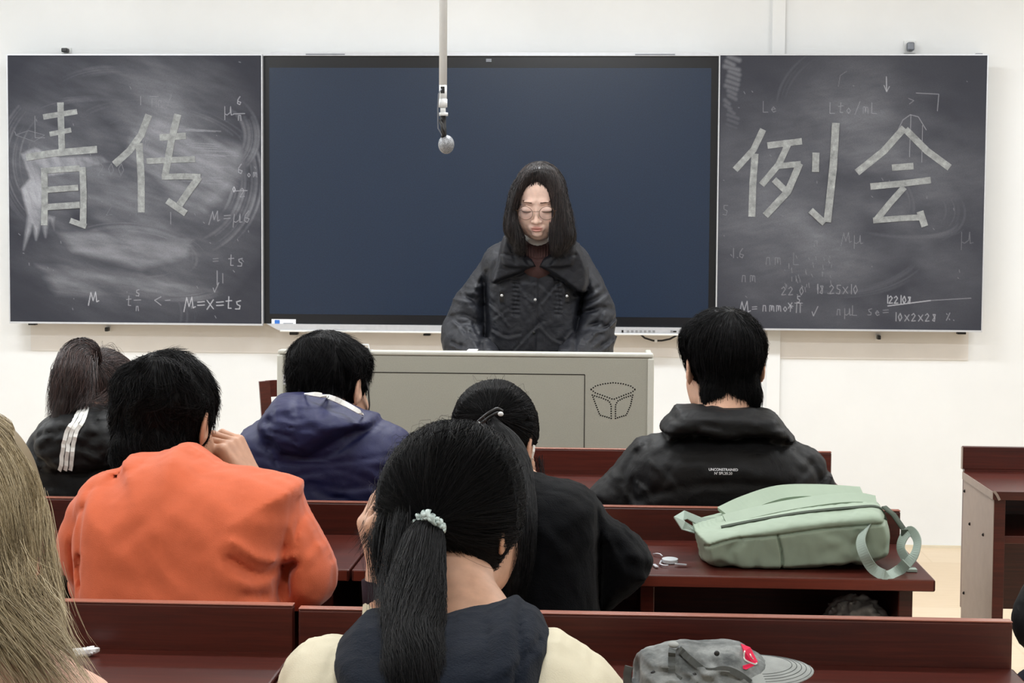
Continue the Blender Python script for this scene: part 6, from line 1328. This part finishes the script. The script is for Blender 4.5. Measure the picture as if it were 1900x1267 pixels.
D += crease(PX, PY, [(1310, 1058), (1335, 1045), (1365, 1058)], 0.012, 8)+crease(PX, PY, [(1372, 1000), (1355, 1020), (1362, 1045)], 0.006, 9)+crease(PX, PY, [(1590, 985), (1592, 1020), (1580, 1050)], 0.006, 9)+crease(PX, PY, [(1400, 1000), (1395, 1030), (1405, 1055)], 0.003, 8)+crease(PX, PY, [(1640, 960), (1650, 990), (1630, 1040)], 0.003, 8)
D += folds(PX, PY, 8, (1460, 985, 1640, 1050), 80, 0.1, 0.0015, 8, 91)
S.disp(D, Yf+0.10, 0.05); S.noise(0.0016, 0.09, 18); S.half((0, 0, HT+0.001), (0, 0, -1), 0.002)
link('main_body', S.mesh('main_body'), M['sage'], root, True); SB = S
def top_z(x, y):
    zs = np.linspace(SB.z[-1], SB.z[0], 120); d, _ = SB.sample(np.stack([np.full(120, x), np.full(120, y), zs], -1)); i = int(np.argmax(d < 0)); return zs[i] if (d < 0).any() else HT+.002
def topband(pts, wid, th, name, mat, lift=0.002, par=None):
    """band lying over the pack, photo pixels with depth"""
    P = []
    for px, py, Y, h_ in pts: p = at(px, py, Y); P.append((p.x, Y, max(top_z(p.x, Y)+lift+h_, 0)))
    mb = MB(); mb.ribbon([Vector(p) for p in curve(P, 6)], wid, (0, -.35, 1), th); return mb.build(name, mat, par or root)
topband([(1338, 976, 3.07, 0), (1400, 965, 3.07, 0), (1490, 951, 3.07, 0), (1580, 943, 3.07, 0), (1630, 941, 3.08, 0), (1645, 948, 3.09, 0)], 0.007, 0.003, 'zip', M['sage_dark'])
topband([(1345, 965, 3.17, .0), (1390, 950, 3.19, .010), (1450, 935, 3.21, .018), (1520, 928, 3.23, .010), (1600, 930, 3.24, .002)], 0.050, 0.008, 'shoulder_strap', M['sage'])
topband([(1345, 972, 3.11, .0), (1440, 958, 3.12, .003), (1530, 944, 3.13, .003), (1590, 939, 3.13, .002), (1625, 938, 3.13, .0)], 0.036, 0.006, 'shoulder_strap', M['sage'])
mb = MB(); mb.ribbon([on_plane(1318, 985, HT+.045)+Vector((0, .04, .0)), at(1292, 985, 3.13), at(1268, 975, 3.11), at(1259, 962, 3.12), at(1272, 955, 3.16), at(1300, 968, 3.16), at(1345, 968, 3.16)], 0.018, [(0.2, -1, .8)]*7, 0.0022)
mb.build('webbing_loop', M['sage_web'], root)
mb = MB(); P = [at(1615, 968, 3.045), at(1603, 985, 3.02), at(1597, 1005, 3.00), at(1604, 1030, 2.985), at(1620, 1055, 2.985), at(1645, 1069, 2.985), at(1668, 1062, 2.99), at(1682, 1045, 3.00)]
P[5] = on_plane(1645, 1067, HT+.006); P[6] = on_plane(1668, 1058, HT+.006)
P = [Vector(p) for p in curve(P, 6)]; nr = [Vector((-1+1.0*i/len(P), -0.55-0.4*i/len(P), 0.35)) for i in range(len(P))]; mb.ribbon(P, 0.019, nr, 0.0018); mb.build('webbing_loop', M['sage_web'], root)
mb = MB(); P = [on_plane(1682, 1048, HT+.010), at(1697, 1028, 3.05), at(1702, 1003, 3.07), at(1690, 985, 3.09), at(1676, 998, 3.09), at(1672, 1020, 3.08), at(1690, 1050, 3.05)]
P = [Vector(p) for p in curve(P, 6)]; mb.ribbon(P, 0.018, (-0.8, -0.75, 0.1), 0.0018); mb.build('webbing_loop', M['sage_web'], root)
mb = MB(); mb.ribbon([at(1640, 940, 3.17), at(1658, 955, 3.14), at(1672, 975, 3.12), at(1684, 992, 3.10)], 0.010, (0.3, -1, 0.6), 0.003); mb.build('strap_adjuster', M['sage_dark'], root, True)
mb = MB(); c = at(1680, 988, 3.095); mb.box(c.x-.008, c.x+.008, c.y-.003, c.y+.003, c.z-.006, c.z+.006, .001); mb.build('strap_buckle', M['sage_dark'], root)
mb = MB(); c = on_plane(1694, 1056, HT+.004); mb.box(c.x-.012, c.x+.006, c.y-.01, c.y+.01, HT+.0005, HT+.006, .001); mb.build('strap_tip', M['sage_web'], root)
# keys
c = on_plane(1240, 1043, HT); root = empty('key_bunch', c, 'bunch of keys with a clear white plastic fob lying on the second row desk', 'keys')
def kp(px, py, z=.0025): return on_plane(px, py, HT+z)
mb = MB(); a = kp(1243, 1041); n = 24
for k, (f, z) in enumerate(((1, .001), (1, .006))): pass
vs = [(a.x+.0145*math.cos(t_), a.y+.020*math.sin(t_), HT+z) for z in (.001, .007) for t_ in np.linspace(0, 2*math.pi, n+1)[:-1]]
mb.add(vs, [tuple(range(n)), tuple(range(2*n-1, n-1, -1))]+[(i, i+n, (i+1) % n+n, (i+1) % n) for i in range(n)])
fb = mb.build('plastic_fob', plain('frosted_plastic', (214, 222, 226), 0.25, 0.5, 0.05), root)
mb = MB(); mb.ribbon([kp(1252, 1046, .005), kp(1274, 1048, .004)], .006, (0, 0, 1), .002); mb.build('key_blade', M['alu'], root)
mb = MB(); mb.tube([kp(1227, 1040, .004), kp(1224, 1046, .004), kp(1230, 1049, .004), kp(1240, 1049, .004)], .0016, 6); mb.build('key_bow', M['alu'], root, True)
mb = MB(); mb.tube([kp(1212, 1028, .003), kp(1218, 1027, .006), kp(1225, 1028, .006), kp(1229, 1032, .004)], .0014, 6); mb.build('key_ring', M['alu'], root, True)
mb = MB(); mb.ribbon([kp(1213, 1047, .003), kp(1219, 1052, .003)], .006, (0, 0, 1), .002); mb.build('key_blade', M['alu'], root)
# tissue
c = on_plane(156, 1217, 0.752); S = Sdf((c.x-.04, c.y-.03, .752), (c.x+.04, c.y+.03, .785), .0015); S.ell((c.x, c.y, .757), (.018, .009, .0055), .004); S.cone((c.x, c.y, .757), (c.x+.019, c.y+.002, .763), .005, .003, .004); S.cone((c.x-.005, c.y, .757), (c.x-.021, c.y+.002, .758), .005, .003, .004)
S.noise(0.0022, 0.012, 19); S.half((0, 0, .7528), (0, 0, -1), .001); tag(link('tissue', S.mesh('tissue'), M['paper'], None, True), 'small crumpled white tissue on the nearest left desk beside the blonde hair', 'tissue')
# plastic bag on the shelf under the second row desk
c = at(1588, 1122, 3.08); S = Sdf((c.x-.09, c.y-.09, .60), (c.x+.09, c.y+.09, .74), .0025); S.ell((c.x, c.y, .652), (.055, .05, .045), .02); S.ell((c.x-.02, c.y-.02, .63), (.045, .04, .028), .02)
S.noise(0.006, 0.035, 20); S.half((0, 0, .6012), (0, 0, -1), .003); t = NT('thin_grey_plastic_film', 0.25, 0.6); t.color(srgb(176, 180, 180)); t.b.inputs['Transmission Weight'].default_value = 0.2
tag(link('plastic_bag', S.mesh('plastic_bag'), t.m, None, True), 'crumpled translucent plastic bag on the shelf under the backpack', 'plastic bag')
# grey washed cap
Yc = 2.14; V = lambda px, py, dy=0.0: at(px, py, Yc+dy); rm = lambda p: m_of(p, Yc)
t = NT('washed_grey_denim', 0.9, 0.15); v = t.coords(); t.color(t.ramp(t.noise(v, 26, 6, 0.65), [(0.32, srgb(84, 87, 87)), (0.52, srgb(126, 129, 128)), (0.72, srgb(166, 169, 166))])); t.bump(t.noise(v, 900, 2), 0.3, 0.002); M['denim'] = t.m; M['denim_light'] = plain('faded_grey_denim', (150, 153, 150), 0.9, 0.15, 0.12, 30, 0.2, 900)
root = empty('baseball_cap', (V(1290, 1250).x, Yc, HT), 'washed grey baseball cap with a red patch, lying on the nearest right desk', 'cap')
S = Sdf(*box_of([V(1160, 1175, -.10), V(1420, 1295, .10)], 0.02), 0.003); zf = HT+.001
S.puff([(1174, 1312), (1171, 1262), (1174, 1226), (1193, 1206), (1217, 1200), (1239, 1197), (1276, 1190), (1328, 1192), (1373, 1194), (1405, 1213), (1420, 1225), (1421, 1244), (1411, 1275), (1405, 1312), (1290, 1314)], Yc, .082, .055, .01)
PX, PY = S.pixmap(Yc-0.05)
D = crease(PX, PY, [(1262, 1207), (1295, 1240), (1320, 1242), (1360, 1240), (1395, 1267)], -0.004, 5)+crease(PX, PY, [(1200, 1215), (1225, 1225), (1240, 1210)], 0.008, 7)+crease(PX, PY, [(1270, 1222), (1300, 1252), (1320, 1256)], 0.008, 6)+crease(PX, PY, [(1290, 1205), (1340, 1212), (1375, 1205)], 0.003, 8)
D += crease(PX, PY, [(1188, 1235), (1210, 1245), (1240, 1245), (1300, 1265)], 0.005, 6)+folds(PX, PY, 10, (1190, 1200, 1390, 1262), 60, 0.3, 0.003, 6, 95, 0.8)
S.disp(D, Yc+.02, .03); S.noise(0.002, 0.05, 21); S.ell(arr(V(1181, 1245, -.012)), (rm(8), .035, rm(26)), .006, sub=True); S.half((0, 0, zf), (0, 0, -1), .002)
link('crown', S.mesh('crown'), M['denim'], root, True); SC_ = S
def cband(pts, w_, name, mat, lift=.001, th=.0016): mb = MB(); band_on(mb, SC_, pts, rm(w_), Yc-.04, lift, th); return mb.build(name, mat, root)
M['denim_seam'] = plain('grey_seam_tape', (92, 95, 94), 0.9, 0.1, 0.2, 60)
cband([(1247, 1202), (1246, 1225), (1248, 1250), (1262, 1262)], 13, 'seam_band', M['denim_seam']); cband([(1260, 1203), (1280, 1222), (1302, 1240), (1318, 1245), (1345, 1241), (1370, 1250), (1392, 1266)], 12, 'seam_band', M['denim_seam'])
for px, py in ((1330, 1212), (1288, 1253), (1212, 1249)):
    p = on(SC_, px, py, Yc-.04); mb = MB(); mb.sphere(p, (rm(5.2), .003, rm(5.2)), 14, 8); mb.build('eyelet', M['black_plastic'], root, True)
p = on(SC_, 1250, 1199, Yc-.02); mb = MB(); mb.sphere((p.x, p.y, p.z+.002), (rm(10), .009, rm(5.5)), 18, 10); mb.build('crown_button', plain('pale_grey_button', (158, 161, 158), .8, .2), root, True)
mb = MB(); P = [on(SC_, x, y, Yc-.04) for x, y in ((1376, 1192), (1390, 1200), (1403, 1228), (1398, 1233), (1382, 1222))]
PT = [(1374, 1193), (1392, 1200), (1406, 1227), (1398, 1231), (1381, 1221), (1381, 1207)]
def patch(pts, name, mat, lift, par=root):
    P = [on(SC_, x, y, Yc-.04) for x, y in pts]; n = len(P); mb = MB(); vs = [(p.x, p.y-lift, p.z) for p in P]+[(p.x, p.y-lift+.0012, p.z) for p in P]
    mb.add(vs, [tuple(range(n)), tuple(range(2*n-1, n-1, -1))]+[(i, i+n, (i+1) % n+n, (i+1) % n) for i in range(n)]); return mb.build(name, mat, par)
M['red'] = plain('red_embroidery', (214, 30, 72), 0.8, 0.2, 0.05)
pt = patch(PT, 'red_patch', M['red'], .003); patch([(1378, 1234), (1392, 1230), (1400, 1233), (1384, 1241), (1378, 1239)], 'red_patch', M['red'], .003)
cband([(1381, 1205), (1381, 1221), (1399, 1230), (1404, 1228)], 2.6, 'patch_outline', M['white_cloth'], .0045, .001); cband([(1391, 1211), (1394, 1217), (1397, 1221)], 2.0, 'patch_outline', M['white_cloth'], .0045, .001)
bx = V(1400, 1240).x; bz = 0.801; S = Sdf((bx-.03, Yc-.10, bz-.03), (bx+.10, Yc+.10, bz+.02), 0.0018)
S.ell((bx, Yc-.002, bz), (.074, .078, .0042), .002); X_, Y_, Z_ = S.pts((slice(None),)*3); S.half((bx-.01, 0, 0), (-1, 0, 0), .002)
br = S.mesh('brim'); k = len(br.vertices); P = np.empty(k*3, np.float32); br.vertices.foreach_get('co', P); P = P.reshape(-1, 3); bend = lambda x, y: -1.6*(y-Yc)**2-1.2*np.maximum(x-bx, 0)**2
P[:, 2] += bend(P[:, 0], P[:, 1]); br.vertices.foreach_set('co', P.ravel()); br.update(); bo_ = link('brim', br, M['denim_light'], root, True)
for f in (.62, .70, .78, .86, .94):
    mb = MB(); pts = [(bx+.074*f*math.cos(a), Yc-.002+.078*f*math.sin(a)) for a in np.linspace(-1.45, 1.45, 30)]
    mb.tube([(x, y, bz+.0042*math.sqrt(max(0, 1-f*f))+bend(x, y)) for x, y in pts], .0006, 5); mb.build('stitching', M['denim_seam'], bo_)
mb = MB(); mb.ribbon([V(1167, 1236, -.02), V(1164, 1250, -.02), V(1165, 1275, -.02)], .01, (-.3, -1, 0), .003); mb.build('strap', M['denim_seam'], root)
# paper corner on the console
p = at(877, 649, 5.02); tag(MB().box(p.x-.014, p.x+.014, 4.962+.02, 5.05, p.z-.002, p.z+.0005).build('paper_sheet', M['paper']), 'corner of a white paper sheet on the console by the speaker', 'paper')
